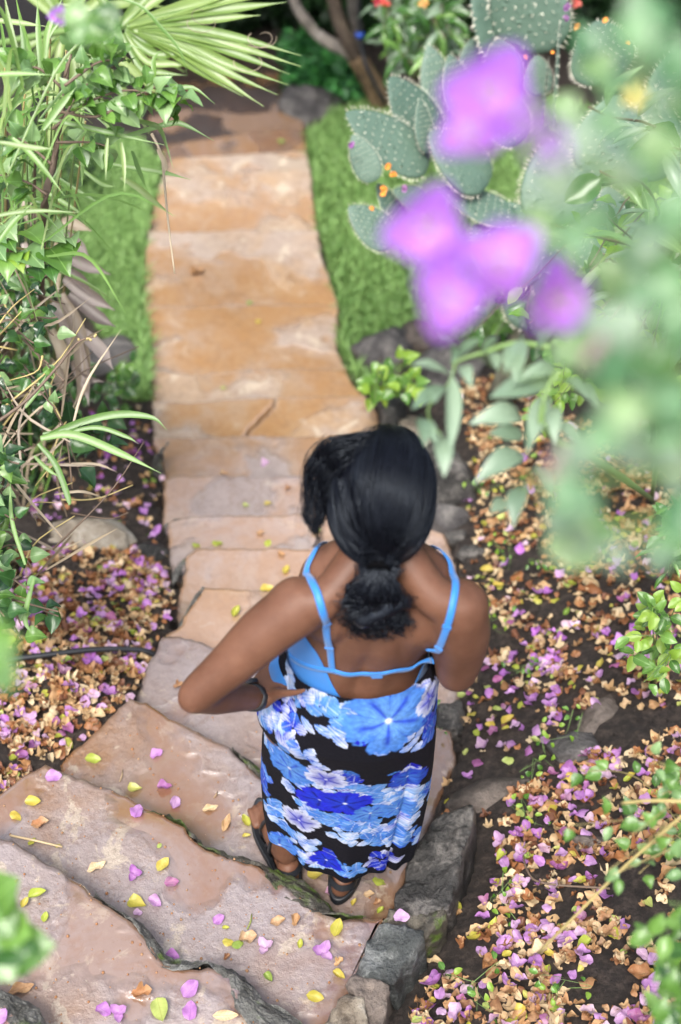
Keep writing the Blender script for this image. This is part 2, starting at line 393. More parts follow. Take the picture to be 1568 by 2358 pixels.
gz = gz + lump * (1 - .6 * law)
onpath = np.zeros(len(gz), bool)
for P_, z_ in FOOT:
    ins = inpoly(gx, gy, P_); onpath |= ins
    gz = np.where(ins & (gz > z_ - .06), z_ - .06, gz)
nx = len(xs); F = [(j * nx + i, j * nx + i + 1, (j + 1) * nx + i + 1, (j + 1) * nx + i) for j in range(len(ys) - 1) for i in range(nx - 1)]
g = mobj('ground', np.c_[gx, gy, gz], F, SOIL, cols=np.repeat(law[:, None], 3, 1)); tag(g, kind='structure')

def rim(pts, z0, widths, drop, mat, seed=0, name='mortar_edge', label=None):
    """a rough broken lip of mortar and rubble along the nosing of a step"""
    C = [at_z(x, y, z0) for x, y in pts]; n = max(24, int(sum((a - b).length for a, b in zip(C, C[1:])) / .012))
    Q = bez(C, n); V = []; F = []; m = 15
    wl = np.interp(np.linspace(0, 1, n), np.linspace(0, 1, len(widths)), widths)
    for i, p in enumerate(Q):
        t = (Q[min(i + 1, n - 1)] - Q[max(i - 1, 0)]).normalized(); s = Vector((-t.y, t.x, 0))
        if s.y < 0: s = -s
        for k in range(m):
            u = k / (m - 1); w_ = wl[i] * (1 + .5 * noise.noise((p.x * 9, p.y * 9, seed)))
            o = p + s * (w_ * (u - .35)) + Vector((0, 0, -drop * u ** 1.6 + .006 * math.sin(u * 3.1)))
            o += Vector((noise.noise(o * 55), noise.noise(o * 55 + Vector((5, 0, 0))), noise.noise(o * 38 + Vector((0, 9, 0))) + .8 * noise.noise(o * 120) + (round(noise.noise(o * 22) * 3) / 2.5))) * .0085
            if k == m - 1: o.z -= .12
            V.append(o)
    for i in range(n - 1):
        for k in range(m - 1): F.append((i * m + k, i * m + k + 1, (i + 1) * m + k + 1, (i + 1) * m + k))
    return mobj(name, V, F, mat, steps, smooth=False)
rim([(425,1893),(450,1924),(475,1944),(525,1964),(600,1984),(640,2018),(700,2058),(750,2088),(790,2100),(840,2106)], .13, [.006, .03, .022, .03, .06, .075, .06, .02, .004], .07, MOSSY, 1)
rim([(215,2050),(280,2095),(320,2125),(350,2165),(380,2208),(425,2218),(480,2213),(530,2238),(555,2268),(567,2305),(620,2355),(680,2415)], .26, [.004, .012, .03, .04, .06, .035, .04, .05, .075, .1, .1], .06, MORTAR, 2)
rim([(535,1722),(570,1747),(600,1777),(640,1805)], 0, [.004, .035, .05, .03], .06, MOSSY, 3)
rim([(0,2280),(30,2320),(60,2360),(90,2400)], .39, [.03, .06, .06, .06], .05, MORTAR, 4)
rim([(330,1860+5),(390,1876),(425,1893)], .13, [.004, .008, .01], .04, MOSSY, 5)
for k, (pts, z) in enumerate([([(413,1438),(425,1410),(450,1370),(462,1352)], -.24), ([(404,1335),(412,1300),(428,1278)], -.36), ([(388,1215),(392,1200),(410,1188)], -.48), ([(362,1060),(368,1035),(385,1015)], -.6)]):
    rim(pts, z, [.03, .045, .03], .09, MORTAR, 6 + k)

# ------------------------------------------------------------ rocks
def rock(name, label, px, py, lift, size, mat, seed, rot=0, group=None, cat='rock', sub=3, amp=.3, base=None, freq=1.3):
    import bmesh
    bm = bmesh.new(); bmesh.ops.create_icosphere(bm, subdivisions=sub + 1, radius=1)
    c = base if base is not None else at_g(px, py, lift); S = Vector(size); cr, sr = math.cos(rot), math.sin(rot)
    V = []
    for v in bm.verts:
        p = v.co.copy(); q_ = p * freq + Vector((seed * 3.3, seed, 0))
        d = 1 + amp * noise.fractal(q_, 1, 2, 5) + amp * .45 * (abs(noise.noise(q_ * 1.9)) * 2 - .5)
        # facet: clip against a few planes
        for k in range(7):
            r_ = random.Random(seed * 31 + k); nn = Vector((r_.gauss(0, 1), r_.gauss(0, 1), r_.gauss(0, 1))).normalized()
            dd = p.dot(nn) * d; lim = .62 + .2 * r_.random()
            if dd > lim: p = p - nn * ((dd - lim) / d * .85)
        p = p * d; p = Vector((p.x * S.x, p.y * S.y, p.z * S.z))
        V.append(c + Vector((p.x * cr - p.y * sr, p.x * sr + p.y * cr, p.z)))
    F = [tuple(v.index for v in f.verts) for f in bm.faces]; bm.free()
    o = mobj(name, [v - c for v in V], F, mat); o.location = c
    return tag(o, label, cat, group)
rock('rock', 'dark bluish cracked rock on the edge of the lawn beside the path', 880, 830, .03, (.16, .13, .10), ROCK_DARK, 1, .3)
rock('rock', 'brown rock just behind the leaning bluish rock by the lawn edge', 960, 800, .03, (.13, .12, .09), ROCK_BROWN, 2)
rock('rock', 'dark rock under the grey green shrub with a curled twig on it', 1020, 860, .02, (.17, .13, .11), ROCK_DARK, 3, .4)
rock('rock', 'narrow grey rock against the stair edge above the head of the woman', 905, 960, .0, (.07, .12, .08), ROCK_GREY, 4)
rock('rock', 'pale rounded rock beside the crown of the black hair', 950, 1010, .0, (.09, .11, .07), ROCK_TAN, 5)
rock('rock', 'large grey lava boulder right beside the head of the woman', 1025, 1135, .05, (.13, .15, .12), ROCK_GREY, 6, .2)
rock('rock', 'dark boulder foot in the soil below the grey boulder', 1025, 1205, .0, (.12, .08, .08), ROCK_DARK, 17)
rock('rock', 'small light grey stone in the leaves above the right shoulder', 1052, 1240, .0, (.04, .035, .03), ROCK_GREY, 7)
rock('rock', 'small grey stone nearest to the blue strap shoulder', 1080, 1275, .0, (.045, .035, .028), ROCK_GREY, 8)
rock('rock', 'reddish brown long rock half buried in the soil bed', 1370, 1655, -.03, (.13, .045, .045), ROCK_BROWN, 9, .9)
rock('rock', 'black pitted lava rock with a hole in its top', 1325, 1730, .0, (.085, .055, .05), ROCK_DARK, 10, .1, amp=.35)
rock('rock', 'smooth brown rounded rock half buried at the tip of the long edging stone', 1165, 1822, -.03, (.17, .075, .06), ROCK_BROWN, 11, .35, amp=.16)
rock('rock', 'grey brown rock sunk among pink bracts in the lower bed', 1375, 1945, -.03, (.07, .05, .05), ROCK_BROWN, 12)
rock('rock', 'flat beige stone lying on bare soil left of the steps', 215, 1240, .01, (.17, .09, .05), ROCK_TAN, 13, .05)
rock('rock', 'small pale stone beside the flat beige stone', 345, 1272, .0, (.06, .05, .035), ROCK_GREY, 14)
rock('rock', 'dark stone in the shade under the dry palm leaves', 245, 830, .0, (.2, .14, .08), ROCK_DARK, 15, .8)
rock('rock', 'large dark boulder in the shade where the path disappears', 700, 262, .0, (.2, .2, .14), ROCK_DARK, 16)
rock('rock', 'angular grey stone at the far edge beside the stair slab behind the skirt', 1035, 1665, .0, (.06, .07, .04), ROCK_GREY, 18)

# the row of upright edging stones by the lowest treads (bottom of the picture)
def edging(name, label, poly, ztop, zbot, mat, seed, thick_bot=.0, lean=(0, 0)):
    """upright broken slab: a triangulated rough top inside the outline, flat cheeks below it"""
    from mathutils.geometry import delaunay_2d_cdt
    P = densify([at_z(x, y, z_) for (x, y), z_ in zip(poly, ztop)], .012, .005); n = len(P)
    area = sum(P[i].x * P[(i + 1) % n].y - P[(i + 1) % n].x * P[i].y for i in range(n))
    if area < 0: P.reverse()
    c = sum(P, Vector()) / n; pl = [(p.x, p.y) for p in P]; xs_ = [p[0] for p in pl]; ys_ = [p[1] for p in pl]; r_ = random.Random(seed)
    inner = [Vector((x + r_.uniform(-.003, .003), y + r_.uniform(-.003, .003))) for x in np.arange(min(xs_), max(xs_), .0095) for y in np.arange(min(ys_), max(ys_), .0095)]
    ok_ = inpoly(np.array([v.x for v in inner]), np.array([v.y for v in inner]), [(c.x + (x - c.x) * .96, c.y + (y - c.y) * .96) for x, y in pl])
    pts = [Vector(p) for p in pl] + [v for v, k in zip(inner, ok_) if k]
    vs, _, fs, *_ = delaunay_2d_cdt(pts, [(i, (i + 1) % n) for i in range(n)], [], 1, 1e-6)
    H = lambda x, y: noise.fractal((x * 13 + seed, y * 13, .5), .8, 2, 7) * .020 + abs(noise.noise((x * 24 + seed, y * 24 - x * 10, 2))) * -.022 + round(noise.noise((x * 8, y * 8 + seed, 4)) * 2.2) / 2.2 * .012
    A = np.array([(p.x, p.y, 1) for p in P]); cf_ = np.linalg.lstsq(A, np.array([p.z for p in P]), rcond=None)[0]
    V = [Vector((v.x, v.y, cf_[0] * v.x + cf_[1] * v.y + cf_[2] + H(v.x, v.y) + .006)) for v in vs]
    F = [tuple(f) for f in fs]; prev = list(range(n))
    for i in range(n): V[i].z -= .006
    for dz, sc_ in ((-.010, 1.02), (-.035, 1.03), (-.08, 1.0), (-.15, 1.02), (-.32, 1.0)):
        cur = []
        for i, p in enumerate(P):
            q_ = Vector((c.x + (p.x - c.x) * sc_ - dz * lean[0], c.y + (p.y - c.y) * sc_ - dz * lean[1], V[i].z + dz))
            k_ = noise.fractal((p.x * 14, p.y * 14, dz * 14 + seed), 1, 2, 4) * .012; dirn = (p - c); dirn.z = 0; q_ += dirn.normalized() * k_
            V.append(q_); cur.append(len(V) - 1)
        for i in range(n): j = (i + 1) % n; F.append((prev[i], cur[i], cur[j], prev[j]))
        prev = cur
    o = mobj(name, [v - c for v in V], F, mat); o.location = c
    return tag(o, label, 'edging stone')
ER = ROCK_GREY
edging('edging_stone', 'long dark edging stone with a pale streaked rim standing beside the lowest treads', [(1090,1850),(1092,1885),(1072,1945),(1050,2010),(1035,2080),(985,2110),(918,2100),(908,2080),(934,2010),(962,1940),(996,1888),(1035,1858)], [.22, .23, .22, .22, .22, .215, .2, .18, .17, .17, .18, .20], 0, ER, 1, lean=(.16, -.08))
edging('edging_stone', 'moss tinted brown edging stone between the long dark one and the blue grey one', [(1022,2085),(1026,2110),(1005,2140),(975,2160),(905,2145),(880,2120),(895,2092),(960,2100)], [.22, .22, .21, .21, .2, .2, .21, .225], 0, rock_mat('mossy_rock', (.022, .02, .016), (.065, .057, .043), (.16, .145, .115), 7, .45, .35), 2, lean=(.16, -.08))
edging('edging_stone', 'blue grey edging stone with a single pink bract on it', [(975,2140),(975,2165),(945,2205),(925,2222),(905,2270),(870,2262),(812,2238),(840,2190),(872,2125),(930,2122)], [.24]*10, 0, ROCK_BLUE, 3, lean=(.16, -.08))
edging('edging_stone', 'brown edging stone just below the blue grey one', [(896,2270),(890,2330),(872,2400),(838,2400),(826,2310),(797,2268),(818,2235),(868,2258)], [.24]*8, 0, ROCK_BROWN, 4, lean=(.16, -.08))
edging('edging_stone', 'pale tan edging stone at the very bottom end of the row', [(838,2300),(845,2400),(830,2480),(760,2460),(735,2380),(765,2320),(800,2285)], [.25]*7, 0, ROCK_TAN, 5, lean=(.16, -.08))
# ------------------------------------------------------------ the woman, seen from behind and above
def loft(rings, sides=28):
    """rings: (center, rx, ry) horizontal ellipses or (center, rx, ry, axis_x, axis_y, power)"""
    V = []; F = []
    for r_ in rings:
        c, rx, ry = r_[:3]; c = Vector(c)
        ax = Vector(r_[3]) if len(r_) > 3 else Vector((1, 0, 0)); ay = Vector(r_[4]) if len(r_) > 4 else Vector((0, 1, 0))
        for k in range(sides):
            th = 2 * math.pi * k / sides
            V.append(c + ax * (rx * math.cos(th)) + ay * (ry * math.sin(th)))
    n = len(rings)
    for i in range(n - 1):
        for k in range(sides):
            k2 = (k + 1) % sides; F.append((i * sides + k, i * sides + k2, (i + 1) * sides + k2, (i + 1) * sides + k))
    F.append(tuple(range(sides - 1, -1, -1))); F.append(tuple((n - 1) * sides + k for k in range(sides)))
    return V, F
def limb(pts, rad, n=14, sides=20, round_end=True):
    P = bez(pts, n); rr = np.interp(np.linspace(0, 1, n), np.linspace(0, 1, len(rad)), rad)
    P = [Vector(p) for p in P]; rr = list(rr)
    if round_end:
        d0 = (P[0] - P[1]).normalized(); d1 = (P[-1] - P[-2]).normalized()
        r0, r1 = rr[0], rr[-1]
        P = [P[0] + d0 * r0 * .95, P[0] + d0 * r0 * .7] + P + [P[-1] + d1 * r1 * .7, P[-1] + d1 * r1 * .95]
        rr = [r0 * .3, r0 * .72] + rr + [r1 * .72, r1 * .3]
    return tube(P, rr, sides)
def ball(c, s, rot=None, sub=3):
    import bmesh
    bm = bmesh.new(); bmesh.ops.create_icosphere(bm, subdivisions=sub, radius=1); V = []
    for v in bm.verts:
        p = Vector((v.co.x * s[0], v.co.y * s[1], v.co.z * s[2]))
        if rot is not None: p = rot @ p
        V.append(Vector(c) + p)
    F = [tuple(v.index for v in f.verts) for f in bm.faces]; bm.free(); return V, F

SHL = at_z(688, 1395, 1.255); SHR = at_z(1055, 1398, 1.25)
ELL = at_t(452, 1598, 2.70); WRL = at_t(592, 1606, 2.90)
ELR = at_t(1050, 1548, 2.86); WRR = Vector((.255, 1.80, .93))
NECK = at_z(872, 1345, 1.315)             # back of the neck base
CX = (SHL.x + SHR.x) / 2
HEAD = at_t(876, 1168, 2.61)
HC = HEAD.copy()
print('SHL', SHL, 'SHR', SHR, 'ELL', ELL, 'WRL', WRL, 'ELR', ELR, 'NECK', NECK, 'HEAD', HEAD, 'up', (ELL - SHL).length, (WRL - ELL).length)
BY = NECK.y + .03                          # body axis at the shoulders
parts = []
# torso: centre line from hips to neck
tor = [ # z, cx, cy, rx, ry
 (.62, .030, BY + .06, .150, .105), (.70, .032, BY + .055, .176, .125), (.78, .036, BY + .045, .182, .130), (.86, .042, BY + .045, .170, .115),
 (.93, .050, BY + .05, .150, .100), (.99, .055, BY + .05, .140, .095), (1.05, .062, BY + .05, .140, .098), (1.12, CX - .006, BY + .045, .148, .104),
 (1.18, CX, BY + .045, .156, .106), (1.23, CX, BY + .043, .156, .098), (1.27, CX, BY + .042, .142, .080), (1.30, CX, BY + .044, .110, .062), (1.325, CX, BY + .05, .075, .052), (1.35, CX, BY + .06, .053, .050)]
parts.append(loft([((x, y, z), rx, ry) for z, x, y, rx, ry in tor], 36))
# neck and head (bowed forward)
hb = Vector((CX, BY + .055, 1.31))
parts.append(limb([hb, hb + Vector((0, .015, .05)), Vector((HC.x, HC.y - .02, HC.z - .06))], [.058, .05, .05], 8))
tilt = Matrix.Rotation(R(-32), 3, 'X')
parts.append(ball(HC + tilt @ Vector((0, 0, .02)), (.074, .093, .088), tilt))
parts.append(ball(HC + tilt @ Vector((0, .03, -.05)), (.056, .062, .062), tilt))
parts.append(ball(HC + tilt @ Vector((0, .055, -.088)), (.028, .028, .022), tilt, 2))        # chin
parts.append(ball(HC + tilt @ Vector((0, .095, -.028)), (.014, .020, .014), tilt, 2))         # nose tip
parts.append(limb([HC + tilt @ Vector((0, .085, .012)), HC + tilt @ Vector((0, .100, -.026))], [.008, .011], 5, 10))
for sx in (-1, 1):
    parts.append(ball(HC + tilt @ Vector((sx * .012, .088, -.032)), (.010, .010, .008), tilt, 2))
    parts.append(ball(HC + tilt @ Vector((sx * .035, .078, -.025)), (.026, .018, .018), tilt, 2))   # cheeks
    parts.append(ball(HC + tilt @ Vector((sx * .030, .082, .022)), (.024, .010, .007), tilt, 2))   # brow
    parts.append(ball(HC + tilt @ Vector((sx * .076, .005, -.012)), (.009, .020, .031), tilt, 2))  # ear
parts.append(ball(HC + tilt @ Vector((0, .086, -.056)), (.022, .010, .006), tilt, 2))
parts.append(ball(HC + tilt @ Vector((0, .084, -.067)), (.019, .011, .008), tilt, 2))
# shoulders, trapezius, blades, chest
for S_, sx in ((SHL, -1), (SHR, 1)):
    parts.append(ball(S_ + Vector((sx * .002, .004, -.004)), (.058, .056, .058)))
    parts.append(limb([Vector((CX + sx * .02, BY + .05, 1.335)), S_ + Vector((-sx * .05, .0, .03)), S_ + Vector((0, 0, .015))], [.042, .038, .042], 8))
    parts.append(ball(Vector((CX + sx * .085, BY - .018, 1.185)), (.060, .032, .075)))
    parts.append(ball(Vector((CX + sx * .072, BY + .135, 1.13)), (.068, .055, .062)))
    parts.append(ball(Vector((.038 + sx * .072, BY + .005, .79)), (.080, .085, .09)))
def hand(wrist, d, palm_n, thumb_side, curls, thumb=None, L=.085):
    """palm plus five separate fingers; d: direction of the hand, palm_n: normal on the back of the hand"""
    d = d.normalized(); bn = (palm_n - d * palm_n.dot(d)).normalized(); s = d.cross(bn) * thumb_side    # s: towards the thumb
    out = []
    for k in range(4):
        o = (k - 1.5) * -.0165
        out.append(limb([wrist + s * o * .7, wrist + d * L * .55 + s * o, wrist + d * L + s * o * 1.08], [.0165, .0135, .0108], 7, 12))
    ln = [.068, .076, .071, .056]; rd = [.0088, .0092, .0088, .0076]
    for k in range(4):
        o = (1.5 - k) * .018
        p = wrist + d * L * .92 + s * o; dd = d.copy(); pts = [p - d * .02, p]; 
        for j, fr in enumerate((.45, .3, .25)):
            dd = (dd - bn * math.tan(curls[k] * (.7 + .25 * j))).normalized(); p = p + dd * ln[k] * fr; pts.append(p)
        out.append(limb(pts, [rd[k] * 1.12, rd[k] * 1.08, rd[k], rd[k] * .93, rd[k] * .8], 11, 12))
    b0 = wrist + d * .022 + s * .02
    tp = thumb if thumb is not None else [b0 + d * .02 + s * .022, b0 + d * .045 + s * .036, b0 + d * .066 + s * .040]
    out.append(limb([wrist + d * .012 + s * .008, b0] + tp, [.015, .0165, .0125, .0112, .0090], 11, 12))
    return out
# left arm akimbo
parts.append(limb([SHL, SHL.lerp(ELL, .33) + Vector((-.004, .0, .004)), SHL.lerp(ELL, .66), ELL], [.055, .052, .045, .037], 16, 24))
parts.append(ball(ELL + Vector((-.004, -.006, -.004)), (.034, .033, .033)))
parts.append(limb([ELL, ELL.lerp(WRL, .3) + Vector((0, .004, -.006)), ELL.lerp(WRL, .7), WRL], [.037, .040, .031, .0245], 14, 20))
HIPL = Vector((-.088, WRL.y + .055, .925))
hd = at_t(676, 1560, 2.90) - WRL
th_tip = at_t(702, 1588, 2.80); th0 = WRL + hd.normalized() * .03
for p_ in hand(WRL, hd + Vector((.0, .06, -.0)), Vector((-.55, -.65, .45)), 1, (.25, .28, .3, .34), thumb=[th0.lerp(th_tip, .35) + Vector((0, -.006, 0)), th0.lerp(th_tip, .7) + Vector((0, -.006, 0)), th_tip]): parts.append(p_)
# right arm, forearm going forward
parts.append(limb([SHR, SHR.lerp(ELR, .33) + Vector((.006, -.002, 0)), SHR.lerp(ELR, .66) + Vector((.004, 0, 0)), ELR], [.056, .058, .053, .043], 16, 24))
parts.append(ball(ELR, (.041, .040, .040)))
parts.append(limb([ELR, ELR.lerp(WRR, .35) + Vector((.004, 0, 0)), WRR], [.041, .040, .024], 14, 20))
for p_ in hand(WRR, Vector((-.35, .6, -.1)), Vector((.6, .3, .6)), -1, (.3, .34, .36, .4)): parts.append(p_)
# legs and feet
HEELL = at_z(668, 2005, .045); HEELR = at_z(785, 2035, .045)
TOEL = at_z(618, 1890, .03); TOER = HEELR + Vector((.045, .175, -.015))
TOEL = HEELL + (TOEL - HEELL).normalized() * .18
print('HEELL', HEELL, 'HEELR', HEELR, 'TOEL', TOEL)
hipc = [Vector((-.045, BY + .055, .70)), Vector((.105, BY + .055, .70))]
for hip, hl, toe in ((hipc[0], HEELL, TOEL), (hipc[1], HEELR, TOER)):
    fd = (toe - hl); fd.z = 0; fd.normalize(); fs = Vector((fd.y, -fd.x, 0))
    ank = hl + fd * .035 + Vector((0, 0, .055)); knee = hip.lerp(ank, .48) + Vector((0, .025, 0))
    parts.append(limb([hip, hip.lerp(knee, .5), knee], [.092, .078, .056], 12, 22))
    parts.append(limb([knee, knee.lerp(ank, .3) + Vector((0, -.015, 0)), knee.lerp(ank, .7), ank], [.055, .057, .040, .034], 14, 20))
    parts.append(ball(hl + fd * .012 + Vector((0, 0, .004)), (.030, .034, .032)))
    parts.append(limb([ank + Vector((0, 0, -.005)), ank + fd * .07 + Vector((0, 0, -.035)), toe + Vector((0, 0, -.005))], [.034, .034, .020], 12, 16))
    parts.append(limb([hl + Vector((0, 0, -.012)), hl + fd * .10 + Vector((0, 0, -.014)) + fs * .004, toe + Vector((0, 0, -.012))], [.026, .030, .026], 12, 16))
    for k in range(5):
        o = (k - 2) * .0165 * (1 if hl is HEELL else -1); big = k == (4 if hl is HEELL else 4)
        b = toe + fs * o * 1.0; l_ = .055 if big else .046 - .005 * (4 - k) * .8
        parts.append(limb([b - fd * .02, b + fd * l_ * .5 + Vector((0, 0, .002)), b + fd * l_ + Vector((0, 0, -.006))], [.011, .0125 if big else .0092, .011 if big else .0078], 7, 10))
V, F = merge(parts)
tmp = bpy.data.objects.new('tmp_body', make_mesh('tmp', V, F, None)); COL.objects.link(tmp)
md = tmp.modifiers.new('r', 'REMESH'); md.mode = 'VOXEL'; md.voxel_size = .0036; md.adaptivity = 0
sm_ = tmp.modifiers.new('s', 'SMOOTH'); sm_.factor = .5; sm_.iterations = 7
dg = bpy.context.evaluated_depsgraph_get()
bme = bpy.data.meshes.new_from_object(tmp.evaluated_get(dg)); bpy.data.objects.remove(tmp)
n = len(bme.vertices); co = np.empty(n * 3); bme.vertices.foreach_get('co', co); co = co.reshape(-1, 3)
no = np.empty(n * 3); bme.vertex_normals.foreach_get('vector', no); no = no.reshape(-1, 3)
# extra smoothing on the trunk where shapes were blended, then relief: spine furrow, shoulder blades
ed = np.empty(len(bme.edges) * 2, int); bme.edges.foreach_get('vertices', ed); ed = ed.reshape(-1, 2)
deg = np.bincount(ed.ravel(), minlength=n)[:, None]
hnd = np.minimum(np.linalg.norm(co - np.array(WRL), axis=1), np.linalg.norm(co - np.array(WRR), axis=1))
wsm = np.clip((hnd - .01) / .08, 0, 1) * np.clip((co[:, 2] - .25) / .1, 0, 1) * np.clip((np.linalg.norm(co - np.array(HC), axis=1) - .12) / .04, 0, 1)
for _ in range(45):
    acc = np.zeros_like(co); np.add.at(acc, ed[:, 0], co[ed[:, 1]]); np.add.at(acc, ed[:, 1], co[ed[:, 0]])
    co = co + (acc / deg - co) * (.5 * wsm[:, None])
back = np.clip(-no[:, 1] * 1.5, 0, 1)
zc = co[:, 2]; xc = co[:, 0] - np.interp(zc, [.7, .95, 1.2], [.036, .052, CX])
furrow = .009 * np.exp(-(xc / .016) ** 2) * np.exp(-((zc - 1.04) / .13) ** 2) * back
for sx in (-1, 1):
    furrow -= .010 * np.exp(-((xc - sx * .075) / .038) ** 2 - ((zc - 1.19) / .05) ** 2) * back
    furrow -= .005 * np.exp(-((xc - sx * .04) / .022) ** 2 - ((zc - .99) / .09) ** 2) * back
    furrow += .007 * np.exp(-((xc - sx * (.048 + (1.2 - zc) * .2)) / .014) ** 2 - ((zc - 1.17) / .07) ** 2) * back
co = co - no * furrow[:, None]
bme.vertices.foreach_set('co', co.ravel()); bme.update()
q = NT('brown_skin'); P = q.pos()
n1 = q.noise(7, 4, .5, P); n2 = q.math('ADD', q.noise(260, 3, .6, P), q.math('MULTIPLY', q.noise(30, 4, .6, P), 1.5))
q.set(Base_Color=q.mix(q.ramp(q.math('ADD', q.math('MULTIPLY', n1, .7), q.math('MULTIPLY', q.noise(45, 5, .7, P), .3)), [(.38, 0.0), (.60, 1.0)]), (.098, .043, .025), (.145, .068, .041)), Roughness=.52, Specular_IOR_Level=.30, Subsurface_Weight=.12, Subsurface_Scale=.02)
q.b.inputs['Subsurface Radius'].default_value = (1.0, .35, .2)
q.bump(n2, .12, .002); SKIN = q.m
bme.materials.clear(); bme.materials.append(SKIN); bme.polygons.foreach_set('use_smooth', [True] * len(bme.polygons))
bme.name = 'body'
BVH = BVHTree.FromPolygons([tuple(v) for v in co], [tuple(p.vertices) for p in bme.polygons])
PB = Vector((-.03, BY + .05, 0))
person = thing('person', 'woman with tied back black hair in blue top and long floral skirt on the steps', 'person', PB)
body = bpy.data.objects.new('body', bme); body.location = -PB; link(body, person)
def on_body(px, py, off=.003, tmax=6):
    d = ray(px, py).normalized(); h = BVH.ray_cast(CP, d)
    if h[0] is None: return None
    return h[0] + h[1] * off, h[1]
def near_body(p, off=.003):
    h = BVH.find_nearest(Vector(p)); return h[0] + h[1] * off, h[1]
# eyes
q = NT('eye_white'); q.set(Base_Color=(.7, .68, .65, 1), Roughness=.2); EYE = q.m
for sx in (-1, 1):
    V, F = ball(HC + tilt @ Vector((sx * .031, .080, .005)), (.012, .010, .009), tilt, 2); mobj('eye', V, F, EYE, person)

# ---- blue top: panel round the ribs and straps
q = NT('blue_swim_fabric'); nz = q.noise(500, 2, .5, q.pos())
q.set(Base_Color=q.mix(nz, (.017, .155, .47), (.024, .19, .54)), Roughness=.55); q.bump(nz, .1, .001)
q.b.inputs['Sheen Weight'].default_value = .2; BLUE = q.m
def strap(name, pts, width, off=.0035, n=46, label=None, thick=.0022):
    P = bez(pts, n); Q = []; N = []
    for p in P:
        a, b = near_body(p, off); Q.append(a); N.append(b)
    for _ in range(3):
        Q = [Q[0]] + [(Q[i - 1] + Q[i] * 2 + Q[i + 1]) / 4 for i in range(1, n - 1)] + [Q[-1]]
        N = [N[0]] + [(N[i - 1] + N[i] + N[i + 1]).normalized() for i in range(1, n - 1)] + [N[-1]]
    V = []; F = []
    for i, p in enumerate(Q):
        d = (Q[min(i + 1, n - 1)] - Q[max(i - 1, 0)]).normalized(); s = d.cross(N[i]).normalized()
        w_ = width if not hasattr(width, '__len__') else np.interp(i / (n - 1), np.linspace(0, 1, len(width)), width)
        for a_, b_ in ((-.5, 0), (-.46, thick), (0, thick * 1.25), (.46, thick), (.5, 0), (0, -.001)): V.append(p + s * (a_ * w_) + N[i] * b_)
    for i in range(n - 1):
        for k in range(6): F.append((i * 6 + k, i * 6 + (k + 1) % 6, (i + 1) * 6 + (k + 1) % 6, (i + 1) * 6 + k))
    F += [tuple(range(6)), tuple((n - 1) * 6 + k for k in range(5, -1, -1))]
    o = mobj(name, V, F, BLUE, person)
    if label: o['label'] = label
    return Q, N
def B(px, py):
    r_ = on_body(px, py)
    return r_[0] if r_ else at_t(px, py, 2.7)
# back strap, then shoulder straps
sl = [B(672, 1508), B(700, 1526), B(740, 1537), B(775, 1542), B(830, 1545), B(900, 1541), B(950, 1533), B(1000, 1518)]
QC = strap('back_strap', sl, .0145)
def over(xs_, z0, y0, y1):   # path from the top of the shoulder to the chest
    return []
fl = Vector((CX - .078, BY + .155, 1.17)); fr = Vector((CX + .078, BY + .155, 1.17))
st1 = s1 = [B(767, 1538), B(762, 1495), B(752, 1440), B(738, 1390), B(724, 1350), B(706, 1327)]
tl = s1[-1]
QA = strap('shoulder_strap', s1 + [tl + Vector((.004, .045, .022)), tl + Vector((.018, .09, .0)), fl], .0148, n=60)
s2 = [B(985, 1520), B(1012, 1490), B(1030, 1440), B(1041, 1390), B(1047, 1340), B(1035, 1306)]
tr_ = s2[-1]
QB = strap('shoulder_strap', s2 + [tr_ + Vector((-.006, .04, .012)), tr_ + Vector((-.02, .09, -.01)), fr], .0142, n=60)
for nm, (Q_, N_), k_, wd, hw in (('hook_clasp', QC, 29, .022, .019), ('strap_slider', QA, 9, .006, .0175), ('strap_slider', QA, 16, .006, .0175), ('strap_slider', QB, 8, .006, .017), ('strap_slider', QB, 15, .006, .017)):
    p_ = Q_[k_] + N_[k_] * .0034; dv = (Q_[k_ + 1] - Q_[k_ - 1]).normalized(); sv_ = dv.cross(N_[k_]).normalized(); V = []
    for a_ in (-1, 1):
        for b_ in (-1, 1):
            for c_ in (-.002, .0012): V.append(p_ + dv * a_ * wd / 2 + sv_ * b_ * hw / 2 + N_[k_] * c_)
    mobj(nm, V, [(0, 1, 3, 2), (4, 6, 7, 5), (0, 4, 5, 1), (2, 3, 7, 6), (1, 5, 7, 3), (0, 2, 6, 4)], BLUE, person, smooth=False)
# side panel and cups: a shell on the body surface
def shell(name, ths, zt, zb, off, mat, rows=14, cx=lambda z: float(np.interp(z, [.7, .95, 1.2], [.036, .052, CX])), cy=lambda z: BY + .05):
    V = []; F = []; nt_ = len(ths)
    for i, th in enumerate(ths):
        for k in range(rows):
            z = zb(th) + (zt(th) - zb(th)) * k / (rows - 1)
            c = Vector((cx(z), cy(z), z)); d = Vector((math.sin(th), -math.cos(th), 0))
            h = BVH.ray_cast(c, d, .3); p = h[0] if h[0] is not None else c + d * .14
            if (p - c).length > .19: p = c + d * .15
            V.append((p, d))
    P = np.array([v[0] for v in V]).reshape(nt_, rows, 3)
    for _ in range(3):
        P[1:-1] = (P[:-2] + 2 * P[1:-1] + P[2:]) / 4
    V2 = [Vector(P[i, k]) + V[i * rows + k][1] * (off + (0 if 0 < k < rows - 1 else -.002)) for i in range(nt_) for k in range(rows)]
    for i in range(nt_ - 1):
        for k in range(rows - 1): F.append((i * rows + k, (i + 1) * rows + k, (i + 1) * rows + k + 1, i * rows + k + 1))
    return mobj(name, V2, F, mat, person)
